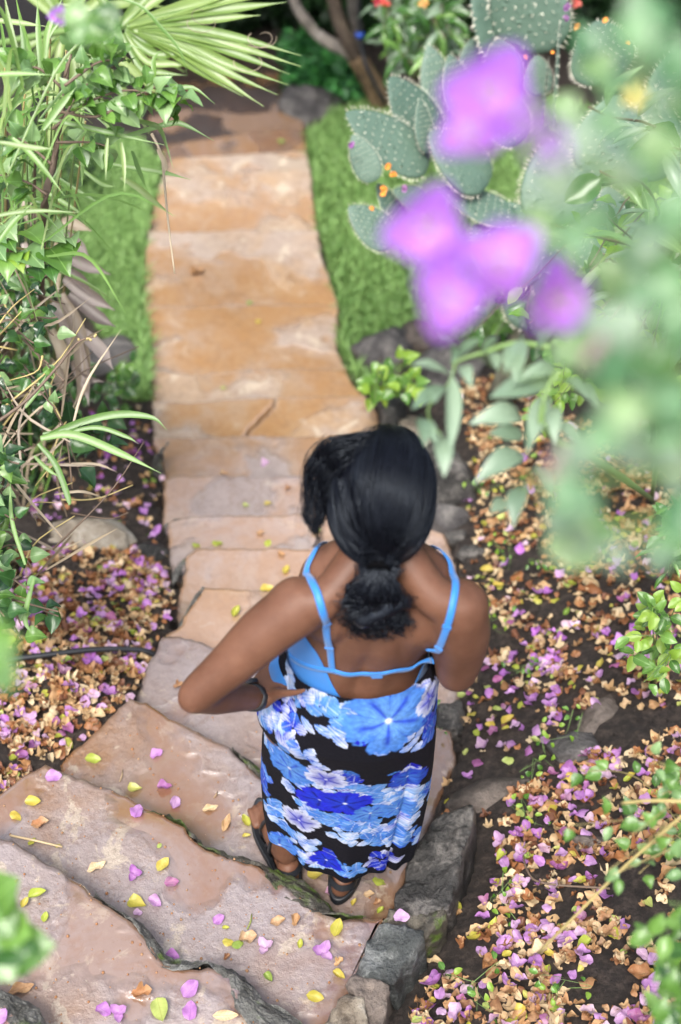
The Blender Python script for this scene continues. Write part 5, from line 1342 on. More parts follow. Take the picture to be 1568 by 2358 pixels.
# --- lawn blades (a few big ones lie over the edge of the path)
def grass(name, poly, n, seed, hh, label):
    r_ = np.random.default_rng(seed); Wp = np.array(poly); lo_ = Wp.min(0); hi_ = Wp.max(0)
    X = r_.uniform(lo_[0], hi_[0], n * 3); Y = r_.uniform(lo_[1], hi_[1], n * 3); ok_ = inpoly(X, Y, poly)
    for P_ in fp:
        ok_ &= ~inpoly(X, Y, P_)
    X = X[ok_][:n]; Y = Y[ok_][:n]; Z = GH(X, Y); n_ = len(X); H_ = hh * r_.uniform(.5, 1.3, n_); near_ = np.zeros(n_, bool)
    for P_ in fp:
        c_ = np.mean(np.array(P_), 0); near_ |= inpoly(X, Y, [tuple(c_ + (np.array(p) - c_) * 1.08) for p in P_])
    H_ = np.where(near_, H_ * 1.9, H_); A = r_.uniform(0, 6.283, n_); L_ = r_.uniform(.1, .9, n_); w_ = r_.uniform(.002, .0045, n_)
    cx_, sx_ = np.cos(A), np.sin(A); V = np.zeros((n_, 5, 3))
    for j, (f_, b_) in enumerate(((0, 0), (.55, .3))):
        for s_, k_ in ((-1, 0), (1, 1)):
            V[:, j * 2 + k_] = np.c_[X + cx_ * L_ * H_ * b_ - sx_ * w_ * s_, Y + sx_ * L_ * H_ * b_ + cx_ * w_ * s_, Z + H_ * f_]
    V[:, 4] = np.c_[X + cx_ * L_ * H_, Y + sx_ * L_ * H_, Z + H_ * (1 - .35 * L_)]
    b = (np.arange(n_) * 5)[:, None]
    F = [tuple(f) for f in (b + np.array([[0, 1, 3, 2]])).tolist()] + [tuple(f) for f in (b + np.array([[2, 3, 4]])).tolist()]
    tone = np.repeat(r_.uniform(0, 1, n_), 5)[:, None]; c = np.array((.085, .19, .04)) * (1 - tone) + np.array((.25, .41, .13)) * tone
    o = mobj(name, V.reshape(-1, 3), F, M_LIT, smooth=False, cols=c); return tag(o, label, 'grass', kind='stuff')
grass('lawn_grass', LAWN_R, 42000, 5, .045, 'short green lawn on the far side of the path under the prickly pear')
grass('lawn_grass', LAWN_L, 26000, 6, .05, 'light green lawn strip between the path and the reeds')

# --- reed clump
RT = thing('reed_clump', 'tall clump of long narrow reed blades arching over the path from the top corner', 'reed', at_g(60, 900, 0))
C1 = lambda L: [(x * .5, y * .5) for x, y in L]
reeds = [([(560,520),(700,390),(712,280),(742,238)],3.0,14), ([(640,520),(740,440),(880,408),(990,482)],3.0,13), ([(560,640),(770,578),(850,580),(985,652)],3.2,14), ([(620,560),(690,575),(745,610),(800,780)],3.1,13), ([(180,560),(300,570),(520,620),(760,672)],3.0,14),
 ([(520,760),(640,780),(760,800),(880,832)],3.5,14), ([(560,820),(640,870),(700,920),(800,1000)],3.4,16), ([(500,640),(492,720),(490,835)],3.0,10), ([(560,660),(572,750),(577,885)],3.0,11), ([(610,700),(640,790),(680,880)],3.2,14),
 ([(60,640),(130,700),(210,790),(302,908)],2.9,14), ([(400,600),(370,645),(280,780),(200,905)],3.2,13), ([(-60,1010),(60,985),(200,975),(395,985)],3.0,12), ([(-60,352),(60,345),(250,350)],2.8,13), ([(-60,95),(80,110),(220,128)],3.1,14),
 ([(240,420),(130,300),(110,180),(90,90)],3.0,14), ([(200,400),(188,250),(180,120),(176,0)],3.1,15), ([(200,420),(215,200),(240,100),(300,-20)],3.2,15), ([(200,600),(280,490),(355,405)],2.9,18), ([(110,420),(60,200),(10,60),(-30,0)],2.9,14), ([(190,460),(150,260),(100,90),(70,-40)],3.3,13),
 ([(120,380),(60,180),(20,-40)],3.0,16), ([(200,330),(230,160),(350,30),(440,-30)],3.3,12), ([(300,300),(380,215),(540,205),(700,240)],3.2,9), ([(0,660),(150,685),(250,690)],2.8,15), ([(30,760),(70,700),(100,600)],3.1,14), ([(480,-20),(640,30),(740,130),(830,240),(865,355)],2.8,9),
 ([(100,700),(70,820),(30,930)],3.2,12), ([(80,860),(160,930),(250,950)],3.3,14), ([(200,880),(300,940),(400,1000)],3.6,12), ([(230,800),(380,900),(480,950)],3.7,12), ([(350,760),(470,850),(540,865)],3.6,10), ([(380,640),(385,740),(380,880)],3.4,12), ([(0,1120),(60,1040),(160,930)],3.0,13), ([(-40,640),(10,760),(40,880)],2.9,14)]
for pts, t, w_ in reeds: blade(RT, AT(C1(pts), t), w_ * .5 * t / FP * 1.9, pr.choice([ML['reed'], ML['reed'], ML['palm']]))
for k in range(85):
    b_ = at_t(pr.uniform(-60, 110), pr.uniform(250, 620), pr.uniform(2.9, 3.9)); e_ = b_ + (CR * pr.uniform(-.12, .32) - CU * pr.uniform(-.35, .16) + _f * pr.uniform(-.15, .2)); m_ = b_.lerp(e_, .55) + CU * pr.uniform(.01, .08)
    blade(RT, [b_, m_, e_], pr.uniform(.005, .010), pr.choice([ML['reed'], ML['reed'], ML['palm']]), 10)
for k in range(30):
    x0 = pr.uniform(-60, 210); b_ = at_g(x0 * .6, 900 + pr.uniform(-60, 60), 0); e_ = at_t(x0, pr.uniform(80, 380), pr.uniform(3.1, 3.6)); stem(RT, [b_, b_.lerp(e_, .5) + rdir() * .04, e_], .0045, .002, pr.choice([GSTEM, YSTEM, BARK]), 14, 'stalk')
hs_ = AT(C1([(700,620),(745,720),(760,860),(780,1060),(806,1262)]), 3.4); stem(RT, hs_, .004, .0022, ML['dry'], 16, 'hanging_stalk'); blade(RT, AT(C1([(730,690),(765,760),(762,800)]), 3.35), .014, ML['dry'])

# --- bougainvillea with heart shaped leaves
BV = thing('bougainvillea_shrub', 'thin stemmed shrub with pale heart shaped leaves and two red buds among the reeds', 'shrub', at_g(95, 880, 0))
bb = at_g(95, 880, 0)
ms = stem(BV, [bb, at_t(100, 540, 3.4), at_t(125, 380, 3.3), at_t(150, 210, 3.25), at_t(160, 120, 3.25)], .011, .005, BARK, 24)
for L, t, n_ in [([(125,330),(180,220),(250,165),(290,135)],3.2,13), ([(122,300),(200,240),(300,210),(400,235)],3.2,16), ([(150,200),(220,150),(260,140)],3.15,9), ([(150,210),(90,160),(40,165)],3.2,10), ([(120,380),(60,330),(20,310)],3.2,9), ([(140,260),(230,270),(330,215),(385,200),(410,245)],3.2,16),
                 ([(110,450),(60,420),(-20,400)],3.3,8), ([(150,180),(180,100),(240,60)],3.2,10), ([(130,330),(210,330),(250,340)],3.3,8)]:
    P = stem(BV, AT(L, t - .25), .0035, .0015, BARK, 14, 'twig'); foliate(BV, P, int(n_ * 1.7), [('heart', 'pale'), ('heart', 'fresh'), ('heart', 'pale'), ('ovate', 'fresh')], (.036, .054), .2, 1.0, .25)
for x, y in ((256, 192), (228, 256)):
    V, F = ball(at_t(x, y, 3.12), (.006, .006, .011), None, 2); q = NT('red_bud'); q.set(Base_Color=(.5, .01, .006, 1), Roughness=.35); mobj('bud', V, F, q.m, BV)
for dx, dy, a in ((-18, 6, .2), (0, -8, 1.2), (16, 4, 2.2), (4, 12, 4)): put_leaf(BV, at_t(243 + dx * .4, 132 + dy * .4, 3.1), CR * math.cos(a) + CU * math.sin(a), -_f, .04, ('ovate', 'pale'))
SP = thing('vine_sprig', 'sharp sprig of glossy heart shaped leaves hanging at the edge of the picture above ivy', 'vine', at_t(-60, 600, 3.35))
P = stem(SP, AT([(-60,600),(0,565),(60,576),(130,572),(170,560),(190,566)], 3.3), .0035, .0015, YSTEM, 18)
H = lambda x, y: (x * .319, 439 + y * .319)
for b0, b1, mk, s_ in (((20,240),(120,350),'pale',1), ((190,285),(315,385),'fresh',1), ((345,290),(470,370),'pale',1), ((70,440),(55,640),'fresh',1.15), ((190,425),(320,560),'pale',1.1), ((365,415),(505,605),'fresh',1.25), ((-40,380),(40,500),'pale',1.2), ((150,470),(165,580),'lime',1), ((60,350),(110,430),'fresh',1), ((280,560),(300,660),'mid',1), ((360,530),(400,650),'mid',1), ((505,340),(545,390),'pale',.6), ((520,400),(540,470),'fresh',.5)):
    a = at_t(*H(*b0), 3.28); b = at_t(*H(*b1), 3.24); put_leaf(SP, a, b - a, (-_f * .9 + CU * .4 + rdir() * .2), (b - a).length * 1.02, ('heart', mk), 1.12)
# --- ivy mass
iv_r = [('heart', 'dark'), ('heart', 'mid'), ('heart', 'mid'), ('heart', 'dark'), ('heart', 'fresh'), ('heart', 'pale')]
bush('ivy_shrub', 'tangled dark ivy on brown stems below the pale heart leaved sprig', 'ivy', at_g(20, 1000, 0), [(-40,600),(130,620),(170,760),(150,960),(-40,960)], (3.2, 3.8), 30, 290, iv_r, (.028, .046), .005)
bush('ivy_shrub', 'dark glossy ivy hanging over the soil at the edge of the picture above the hose', 'ivy', at_g(-80, 1400, 0), [(-40,960),(60,980),(85,1180),(90,1330),(150,1420),(60,1470),(-40,1500)], (2.9, 3.4), 26, 260, iv_r, (.030, .050), .005)
bush('ivy_shrub', 'dark leafy plant creeping over bare soil beside the arching grass blades', 'ivy', at_g(170, 1040, 0), [(170,980),(250,1040),(240,1110),(180,1110),(130,1050)], (3.7, 4.0), 6, 30, [('heart', 'dark'), ('heart', 'mid')], (.05, .07), .003)
bush('weed', 'small bright leafy weed on the soil by the lawn strip and the path', 'weed', at_g(290, 905, 0), [(250,870),(330,860),(330,910),(260,920)], (5.3, 5.6), 8, 44, [('ovate', 'fresh'), ('ovate', 'mid')], (.04, .06), .002)
bush('weed', 'dark green weed at the foot of the dry fronds', 'weed', at_g(215, 915, 0), [(190,880),(250,880),(250,915),(200,920)], (5.1, 5.4), 5, 22, [('ovate', 'mid')], (.04, .06), .002)
DB = thing('dry_bush', 'bundle of dry straw coloured stems and blades behind the dark ivy', 'dry plant', at_g(60, 1150, 0))
for k in range(80):
    b_ = at_t(pr.uniform(-50, 170), pr.uniform(750, 1330), pr.uniform(3.4, 3.9)); e_ = b_ + CR * pr.uniform(-.22, .22) + CU * pr.uniform(-.08, .28) + _f * pr.uniform(-.2, .1)
    if k % 2: stem(DB, [b_, b_.lerp(e_, .5) + rdir() * .03, e_], .0028, .0012, YSTEM if k % 4 == 1 else BARK, 8, 'twig')
    else: blade(DB, [b_, b_.lerp(e_, .5) + rdir() * .03, e_], .007, ML['dry'], 8)
TW = at_t(0, 975, 3.1); t_ = thing('bare_twig', 'long thin dark twig slanting up with tiny yellow buds at its tip', 'twig', TW)
P = stem(t_, AT([(-30,990),(60,925),(130,850),(180,790),(222,775)], 3.1), .0042, .0016, BARK, 16)
for k in range(7): V, F = ball(P[-1 - k // 2] + rdir() * .006, (.003, .003, .004), None, 1); mobj('bud', V, F, YSTEM, t_)
# --- arching grass tuft
GT = thing('grass_tuft', 'arching bright grass blades reaching over the soil to the edge of the steps', 'grass tuft', at_g(60, 1060, 0)); gb = at_t(95, 1015, 3.3)
for pts, t, w_ in [([(95,1012),(180,975),(270,955),(350,962),(385,990)],3.3,.022), ([(95,1010),(170,1002),(280,1045),(372,1090)],3.2,.024), ([(130,1005),(220,985),(290,1005),(320,1022)],3.3,.014), ([(90,1022),(130,1070),(160,1150),(158,1165)],3.2,.018), ([(80,1050),(110,1080),(140,1100)],3.2,.012), ([(100,1000),(160,990),(210,965)],3.3,.014), ([(60,940),(90,900),(110,860)],3.2,.012),([(60,1300),(30,1200),(25,1100)],3.1,.012),([(80,1330),(60,1420),(75,1460)],3.0,.014)]:
    blade(GT, AT(pts, t), w_ * .8, ML['reed'], 18)
for k in range(24):
    b_ = at_g(pr.uniform(-20, 110), pr.uniform(980, 1200), 0); e_ = b_ + Vector((pr.uniform(-.1, .2), pr.uniform(-.2, .1), pr.uniform(.15, .4))); blade(GT, [b_, b_.lerp(e_, .6) + Vector((0, 0, .06)), e_], .009, pr.choice([ML['reed'], ML['dry']]), 10)
# --- dry palm fronds lying by the lawn
DF = thing('dry_palm_frond', 'fallen dry grey palm frond with split leaflets lying between ivy and lawn', 'dry frond', at_g(190, 760, 0))
for pts, w_, c_ in [([(150,590),(200,612),(256,634)],.05,0), ([(150,640),(210,682),(266,716)],.055,0), ([(160,680),(222,730),(268,754)],.05,0), ([(130,530),(175,518),(212,534)],.055,1), ([(180,760),(228,806),(262,852)],.055,0), ([(140,680),(178,760),(192,880),(172,935)],.06,1), ([(185,780),(200,860),(206,935)],.05,2), ([(60,450),(75,490),(80,540)],.06,1), ([(130,560),(140,620),(135,680)],.05,1),
                    ([(120,700),(150,740),(165,820)],.05,2), ([(150,620),(190,650),(215,690)],.045,0), ([(150,540),(180,570),(210,600)],.05,2), ([(95,820),(130,860),(150,920)],.05,1), ([(170,830),(195,870),(240,880)],.04,0), ([(120,760),(150,820),(140,900)],.05,1), ([(60,560),(90,640),(100,720)],.05,2)]:
    blade(DF, [Vector((p.x, p.y, max(p.z, gh(p.x, p.y) + .03))) for p in AT(pts, 4.25)], w_ * .8, ML['grey' if c_ != 1 else 'dry'], 12, 'dry_leaflet', .35)
# --- fan palm
PF = thing('fan_palm_frond', 'large fan palm frond with long pleated leaflets spreading over the dark bend of the path', 'palm frond', at_t(120, 40, 4.5))
hub = at_t(300, 62, 4.15); stem(PF, [at_t(-80, 120, 4.9), at_t(120, 80, 4.5), hub], .013, .010, GSTEM, 12, 'stalk')
for L, w_ in [([(300,62),(480,0),(640,-60)],.05), ([(300,60),(450,20),(600,-10),(740,-5)],.05), ([(300,62),(450,35),(560,22),(660,8)],.045), ([(300,64),(430,52),(520,45),(600,38)],.045), ([(320,66),(440,72),(560,95),(694,131)],.042), ([(320,68),(440,85),(560,115),(694,156)],.042), ([(320,70),(440,95),(560,135),(668,174)],.04),
              ([(320,72),(430,105),(540,155),(664,198)],.04), ([(310,74),(410,112),(520,170),(640,221)],.042), ([(310,76),(400,115),(500,180),(608,248)],.044), ([(300,70),(370,110),(450,165),(560,225)],.038), ([(290,70),(340,100),(400,110),(440,118)],.03), ([(290,75),(350,125),(400,130),(440,132)],.03), ([(290,78),(340,145),(400,152),(440,155)],.03), ([(285,80),(330,160),(380,172),(430,176)],.028),
              ([(280,60),(330,0),(380,-60)],.045), ([(285,60),(400,-20),(480,-80)],.045), ([(270,66),(200,30),(130,10)],.04), ([(270,60),(240,10),(220,-40)],.04)]:
    P = AT(L, 4.15); o = blade(PF, P, w_ * .72, ML['palm'], 16, 'leaflet', .35)
for k in range(5):
    c_ = at_t(*pr.choice([(455, 42), (452, 60), (590, 95), (560, 150), (470, 25)]), 4.1); a_ = pr.random() * 6; pts = [c_ + CR * (.03 * math.cos(a_ + s * .6) + s * .004) + CU * (.022 * math.sin(a_ + s * .6)) for s in range(9)]; stem(PF, pts, .0012, .0006, ML['dry'], 16, 'fibre')
PF2 = thing('fan_palm_frond', 'second fan palm frond half hidden behind the reeds at the top', 'palm frond', at_t(60, 200, 4.9)); hub = at_t(150, 60, 4.7)
stem(PF2, [at_t(-60, 300, 5.0), at_t(60, 180, 4.8), hub], .012, .009, GSTEM, 12, 'stalk')
for k in range(18):
    a_ = R(-150 + k * 17); L_ = pr.uniform(.34, .42); d = CR * math.cos(a_) + CU * math.sin(a_); blade(PF2, [hub, hub + d * L_ * .6 + _f * .02, hub + d * L_ - CU * .04 + _f * .06], .035, ML['palm'], 12, 'leaflet', .35)

# --- shade tree at the far end: trunk, limbs, black pipe, crown
TB = at_g(885, 248, -.05); t_ = thing('shade_tree', 'forked brown tree trunk with one pale grey limb standing beyond the path', 'tree', TB)
k2 = TB.y / at_t(885, 248, 1).y
def AY(L): return [at_y(x, y, TB.y + dy) for x, y, dy in L]
stem(t_, [TB] + AY([(868,215,0),(845,175,0),(818,132,0)]), .066, .052, rock_mat('brown_bark', (.05, .035, .02), (.14, .09, .045), (.22, .15, .08), 8, .7), 14, 'trunk', 12)
GB = rock_mat('grey_bark', (.10, .09, .08), (.24, .21, .18), (.36, .33, .30), 8, .7)
stem(t_, AY([(818,134,0),(780,112,0),(735,85,.1),(700,45,.1),(678,5,.2),(660,-60,.2),(600,-260,.3)]), .036, .026, GB, 20, 'limb', 10)
stem(t_, AY([(818,134,0),(795,90,0),(775,30,.1),(755,-60,.2),(720,-300,.3)]), .044, .032, rock_mat('dark_bark', (.03, .02, .015), (.07, .05, .035), (.12, .09, .06), 8, .7), 18, 'limb', 10)
stem(t_, AY([(818,134,.05),(822,70,.1),(812,0,.1),(800,-300,.2)]), .040, .030, rock_mat('dark_bark', (.04, .035, .03), (.10, .09, .08), (.16, .14, .12), 8, .7), 16, 'limb', 10)
def leaf_cloud(n, blobs, size, seed, dark=(.012, .045, .012), light=(.05, .14, .03)):
    r_ = np.random.default_rng(seed); V = []; C_ = []; k_ = np.array([b[2] for b in blobs], float); k_ = k_ / k_.sum()
    idx_ = r_.choice(len(blobs), n, p=k_); c = np.array([b[0] for b in blobs])[idx_]; s = np.array([b[1] for b in blobs])[idx_]
    d = r_.normal(size=(n, 3)); d /= np.linalg.norm(d, axis=1)[:, None]; p = c + d * s * r_.uniform(.35, 1.05, (n, 1)) ** .6
    a = r_.normal(size=(n, 3)); a /= np.linalg.norm(a, axis=1)[:, None]; b = np.cross(a, r_.normal(size=(n, 3))); b /= np.linalg.norm(b, axis=1)[:, None]; L_ = r_.uniform(*size, (n, 1))
    nn = np.cross(a, b)
    V = np.stack([p - a * L_ * .5, p - a * L_ * .1 + b * L_ * .28 + nn * L_ * .05, p + a * L_ * .2 + b * L_ * .22, p + a * L_ * .5 - nn * L_ * .08, p + a * L_ * .2 - b * L_ * .22, p - a * L_ * .1 - b * L_ * .28 + nn * L_ * .05], 1).reshape(-1, 3)
    F = (np.arange(n)[:, None] * 6 + np.array([[0, 1, 2, 3, 4, 5]])).tolist(); t = r_.uniform(0, 1, n)[:, None] ** 1.5; col = np.repeat(np.array(dark) * (1 - t) + np.array(light) * t, 6, 0); return V, [tuple(f) for f in F], col
ty = TB.y
V, F, c_ = leaf_cloud(26000, [((TB.x - 1.2, ty - .1, 1.5), (1.9, 1.5, .8), 3), ((TB.x + .4, ty + .3, 1.9), (1.9, 1.5, .9), 3), ((TB.x - 2.8, ty + .3, 1.3), (1.5, 1.5, .8), 2), ((TB.x + 1.6, ty + .9, 1.4), (1.5, 1.4, .9), 2), ((TB.x - .4, ty + 2, 1.2), (2.4, 1.2, 1.0), 2)], (.07, .13), 3)
o = mobj('crown', V, F, M_LIT, t_, smooth=False, cols=c_); o['kind'] = 'stuff'
PP = AY([(885,240,-.1),(850,170,-.1),(834,120,-.05),(827,50,0),(828,-60,0)]); V, F = tube(bez(PP, 20), .012, 8); o = mobj('black_pipe', [v - PP[0] for v in V], F, HOSE); o.location = PP[0]; tag(o, 'black water pipe running up beside the forked tree trunk', 'pipe')
q = NT('blue_clip'); q.set(Base_Color=(.02, .08, .45, 1), Roughness=.4); V, F = tube(AY([(828,88,-.02),(828,78,-.02)]), .022, 10); cc = AY([(828, 83, -.02)])[0]; o = mobj('pipe_clip', [v - cc for v in V], F, q.m); o.location = cc; tag(o, 'small blue clip on the black pipe by the tree', 'clip')
# hedges behind and beside the end of the path
def hedge(name, label, blobs, n, size, seed, dark, light, group=None):
    c = Vector(blobs[0][0]); c.z = gh(c.x, c.y); t = thing(name, label, 'hedge', c, group); V, F, cl = leaf_cloud(n, blobs, size, seed, dark, light); o = mobj('foliage', V, F, M_LIT, t, smooth=False, cols=cl); o['kind'] = 'stuff'
    for k in range(6): b = Vector(blobs[k % len(blobs)][0]); stem(t, [Vector((b.x, b.y, gh(b.x, b.y) - .05)), b + rdir() * .1], .02, .008, BARK, 6)
ge = lambda x, y, l: tuple(at_g(x, y, l))
hedge('hedge', 'dark shadowed hedge closing the end of the path behind the palm frond', [(ge(560, 40, .35), (.7, .35, .5), 3), (ge(440, 60, .3), (.5, .35, .5), 2), (ge(720, 30, .35), (.6, .35, .5), 2), (ge(330, 60, .4), (.5, .4, .6), 2)], 9000, (.05, .10), 11, (.006, .02, .006), (.02, .06, .015))
hedge('hedge', 'low bright jade leaved ground cover at the foot of the tree', [(ge(735, 165, .05), (.24, .16, .14), 2), (ge(720, 205, .03), (.2, .12, .1), 2), (ge(775, 190, .05), (.24, .15, .12), 2), (ge(690, 130, .06), (.16, .16, .14), 1), (ge(820, 225, .03), (.2, .12, .08), 1)], 1500, (.05, .09), 12, (.02, .11, .03), (.06, .26, .05))
hedge('hedge', 'deep green hedge behind the tree trunk and the prickly pear', [(ge(900, 60, .35), (.7, .4, .6), 3), (ge(1060, 60, .4), (.8, .45, .7), 3), (ge(1300, 60, .4), (.9, .5, .8), 3), (ge(1500, 80, .4), (.9, .5, .8), 3), (ge(800, 20, .3), (.5, .4, .5), 2)], 16000, (.05, .11), 13, (.008, .03, .008), (.03, .09, .02))
hedge('gap_shade_leaves', 'dark leaf mass added to paint the shade in the gaps below the reeds and ivy', [(ge(10, 700, .15), (.35, .4, .3), 3), (ge(20, 900, .12), (.3, .3, .25), 3), (ge(-20, 1100, .1), (.2, .3, .2), 2), (ge(-60, 1350, .05), (.14, .22, .15), 1.2), (ge(60, 450, .15), (.4, .5, .3), 2)], 7000, (.025, .05), 14, (.006, .02, .006), (.03, .085, .015))  # added dark leaves, coloured to stand for the shade under the plants
bush('narrow_leaf_shrub', 'shrub with narrow glossy leaves and small red flowers between trunk and prickly pear', 'shrub', at_g(960, 200, 0), [(880,20),(1060,0),(1060,180),(930,200),(880,150)], (6.3, 7.0), 24, 260, [('lance', 'mid'), ('lance', 'sage'), ('lance', 'fresh')], (.10, .16), .006, droop=.1)
for x, y, cc in ((868, 5, (.35, .03, .05)), (885, 8, (.55, .1, .08)), (975, 8, (.6, .35, .12)), (1325, 8, (.6, .15, .12))):
    t = thing('flower_cluster', {868: 'small red flower cluster at the very top beside the trunk', 885: 'second small red flower beside the first at the top', 975: 'dry orange flower at the top above the narrow leaved shrub', 1325: 'coral flower above the largest cactus pads'}[x], 'flower', at_t(x, y, 6.2)); q = NT('petal'); q.set(Base_Color=c4(cc), Roughness=.5)
    for k in range(7):
        V, F = cup_leaf(k, bractf, .5, .2, .2, .5); M = frame(at_t(x, y, 6.2), rdir(), -_f, .028); mobj('petal', [M @ (Vector(v) + Vector((0, .5, 0))) for v in V], F, q.m, t)

# --- prickly pear
q = NT('cactus_skin'); P = q.coord('Object'); oi = q.n('ShaderNodeObjectInfo').outputs['Random']
vr = q.n('ShaderNodeTexVoronoi', {'Vector': P, 'Scale': 9.0}, feature='F1').outputs['Distance']
c = q.mix(q.ramp(q.math('ADD', q.math('MULTIPLY', oi, .5), q.math('MULTIPLY', q.noise(3, 4, .6, P), .5)), [(.3, 0.0), (.75, 1.0)]), (.052, .100, .074), (.098, .158, .118))
c = q.mix(q.ramp(vr, [(.07, .45), (.15, 0.0)]), c, (.035, .09, .05)); q.set(Base_Color=c, Roughness=.5); q.bump(q.math('ADD', q.ramp(vr, [(.0, 1.0), (.25, 0.0)]), q.noise(12, 4, .6, P)), .5, .012); CACT = q.m
q = NT('cactus_spine'); q.set(Base_Color=(.72, .70, .58, 1), Roughness=.5); SPINE = q.m
def pad_mesh(seed, thick=.075):
    V = []; F = []; n_ = 26; r_ = random.Random(seed)
    hw = lambda t: .36 * (math.sin(math.pi * min(1, max(0, t)) ** .72 * 1.0) ** .62 if 0 < t < 1 else 0) + .03 * (1 - t)
    rings_ = 11; sd_ = 20
    for i in range(rings_ + 1):
        t = .5 - .5 * math.cos(math.pi * i / rings_); w_ = max(hw(t), .02); th = thick * (.4 + .6 * math.sin(math.pi * min(1, .12 + t * .85))) 
        if i in (0, rings_): w_ *= .5; th *= .35
        for k in range(sd_):
            a = 2 * math.pi * k / sd_; x = math.copysign(abs(math.cos(a)) ** .85, math.cos(a)) * w_; z = math.sin(a) * th * min(1, w_ * 5) + .03 * math.sin(t * 3 + seed)
            V.append((x, t, z))
    for i in range(rings_):
        for k in range(sd_): F.append((i * sd_ + k, i * sd_ + (k + 1) % sd_, (i + 1) * sd_ + (k + 1) % sd_, (i + 1) * sd_ + k))
    F += [tuple(range(sd_))[::-1], tuple(rings_ * sd_ + k for k in range(sd_))]
    sv = []; sf = []
    def spine(p, d, l_):
        d = Vector(d).normalized(); a = d.cross(Vector((.3, .2, .9))).normalized() * .0045; b = d.cross(a).normalized() * .0045; o = len(sv); sv.extend([Vector(p) + a, Vector(p) - a * .5 + b, Vector(p) - a * .5 - b, Vector(p) + d * l_]); sf.extend([(o, o + 1, o + 3), (o + 1, o + 2, o + 3), (o + 2, o, o + 3)])
    for i in range(46):
        t = i / 45; s_ = 1 if i % 2 else -1; x = s_ * hw(.04 + .95 * t)
        for k in range(3): spine((x, .04 + .95 * t, 0), (s_ * (1 if t < .9 else .3) + r_.gauss(0, .5), (t - .35) * 1.6 + r_.gauss(0, .5), r_.gauss(0, .5)), r_.uniform(.04, .075))
    for i in range(9):
        for k in range(-3, 4):
            t = .12 + i * .095; x = (k + .5 * (i % 2)) * .095
            if abs(x) < hw(t) * .85:
                for s_ in (-1, 1):
                    for m_ in range(2): spine((x, t, s_ * thick * .8), (r_.gauss(0, .4), .3 + r_.gauss(0, .4), s_ * 1), r_.uniform(.035, .07))
    return make_mesh('pad', V, F, CACT), make_mesh('spines', sv, sf, SPINE, False)
PADS = [pad_mesh(s) for s in (1, 2, 3, 4)]
cb = Vector((at_t(1230, 560, 5.0).x, at_t(1230, 560, 5.0).y + .15, 0)); cb.z = gh(cb.x, cb.y)
CT = thing('prickly_pear', 'grey green prickly pear cactus with flat spiny pads spreading over the lawn', 'cactus', cb)
def pad(b0, b1, wpx, t0, t1, turn=0.0):
    a = at_t(b0[0], b0[1], t0); b = at_t(b1[0], b1[1], t1); L_ = (b - a).length; tm = (t0 + t1) / 2; wd = wpx * tm / FP / .74
    nrm = (-_f + CR * turn + CU * .25).normalized(); d = (b - a).normalized(); x = d.cross(nrm).normalized(); z = x.cross(d)
    M = Matrix.Identity(4)
    for i in range(3): M[i][0] = x[i] * wd; M[i][1] = d[i] * L_; M[i][2] = z[i] * min(L_, wd) * .75; M[i][3] = a[i]
    pm, sm2 = pr.choice(PADS); o = inst('pad', pm, M, CT); s_ = bpy.data.objects.new('spines', sm2); s_.parent = o; COL.objects.link(s_); s_['kind'] = 'stuff'; return o
for a in [((985,385),(798,262),125,4.9,4.7,.1), ((862,420),(812,312),64,4.75,4.7,-.3), ((1010,345),(897,180),118,5.0,4.85,.1), ((985,355),(968,232),62,4.85,4.8,.8), ((1035,300),(985,108),96,5.05,4.95,.2), ((1075,270),(1035,128),88,5.0,4.95,.5), ((1100,190),(1085,92),82,5.2,5.15,.2), ((1165,200),(1148,94),84,5.15,5.05,-.4),
          ((1215,160),(1090,-60),200,5.3,5.0,.2), ((1235,130),(1190,-110),190,5.1,4.9,-.5), ((1240,225),(1235,130),74,4.95,4.9,.2), ((1275,300),(1288,55),34,4.9,4.8,2.6), ((1245,300),(1262,138),30,4.95,4.85,2.4), ((1400,190),(1368,52),160,4.9,4.8,0), ((1120,430),(990,306),130,4.9,4.8,.2), ((1200,330),(1110,190),120,4.95,4.9,.3),
          ((940,540),(868,425),74,4.95,4.85,.7), ((985,470),(905,440),60,4.9,4.85,.4), ((905,562),(803,478),92,4.75,4.68,.1), ((1190,505),(1010,440),90,4.95,4.9,.9), ((1010,520),(930,520),70,5.0,4.95,.6), ((1250,640),(1150,470),170,5.05,4.95,0), ((1300,520),(1260,330),180,5.0,4.95,0), ((1330,700),(1260,520),170,5.1,5.0,0), ((1400,420),(1420,220),190,5.0,4.9,.2), ((1480,420),(1500,200),170,5.1,5.0,0), ((1380,640),(1400,430),180,5.1,5.0,.1), ((1540,340),(1560,120),170,5.1,5.0,.2), ((1190,640),(1090,520),120,5.0,4.95,.3), ((1240,760),(1220,580),150,5.2,5.1,0)]:
    pad(*a)
stem(CT, [cb, at_t(1260, 640, 5.15), at_t(1230, 480, 5.05)], .06, .045, rock_mat('cactus_bark', (.09, .10, .07), (.18, .18, .13), (.3, .28, .22), 9, .7), 10, 'trunk', 10)
q = NT('orange_petals'); q.set(Base_Color=(.75, .34, .07, 1), Roughness=.5); OR = q.m
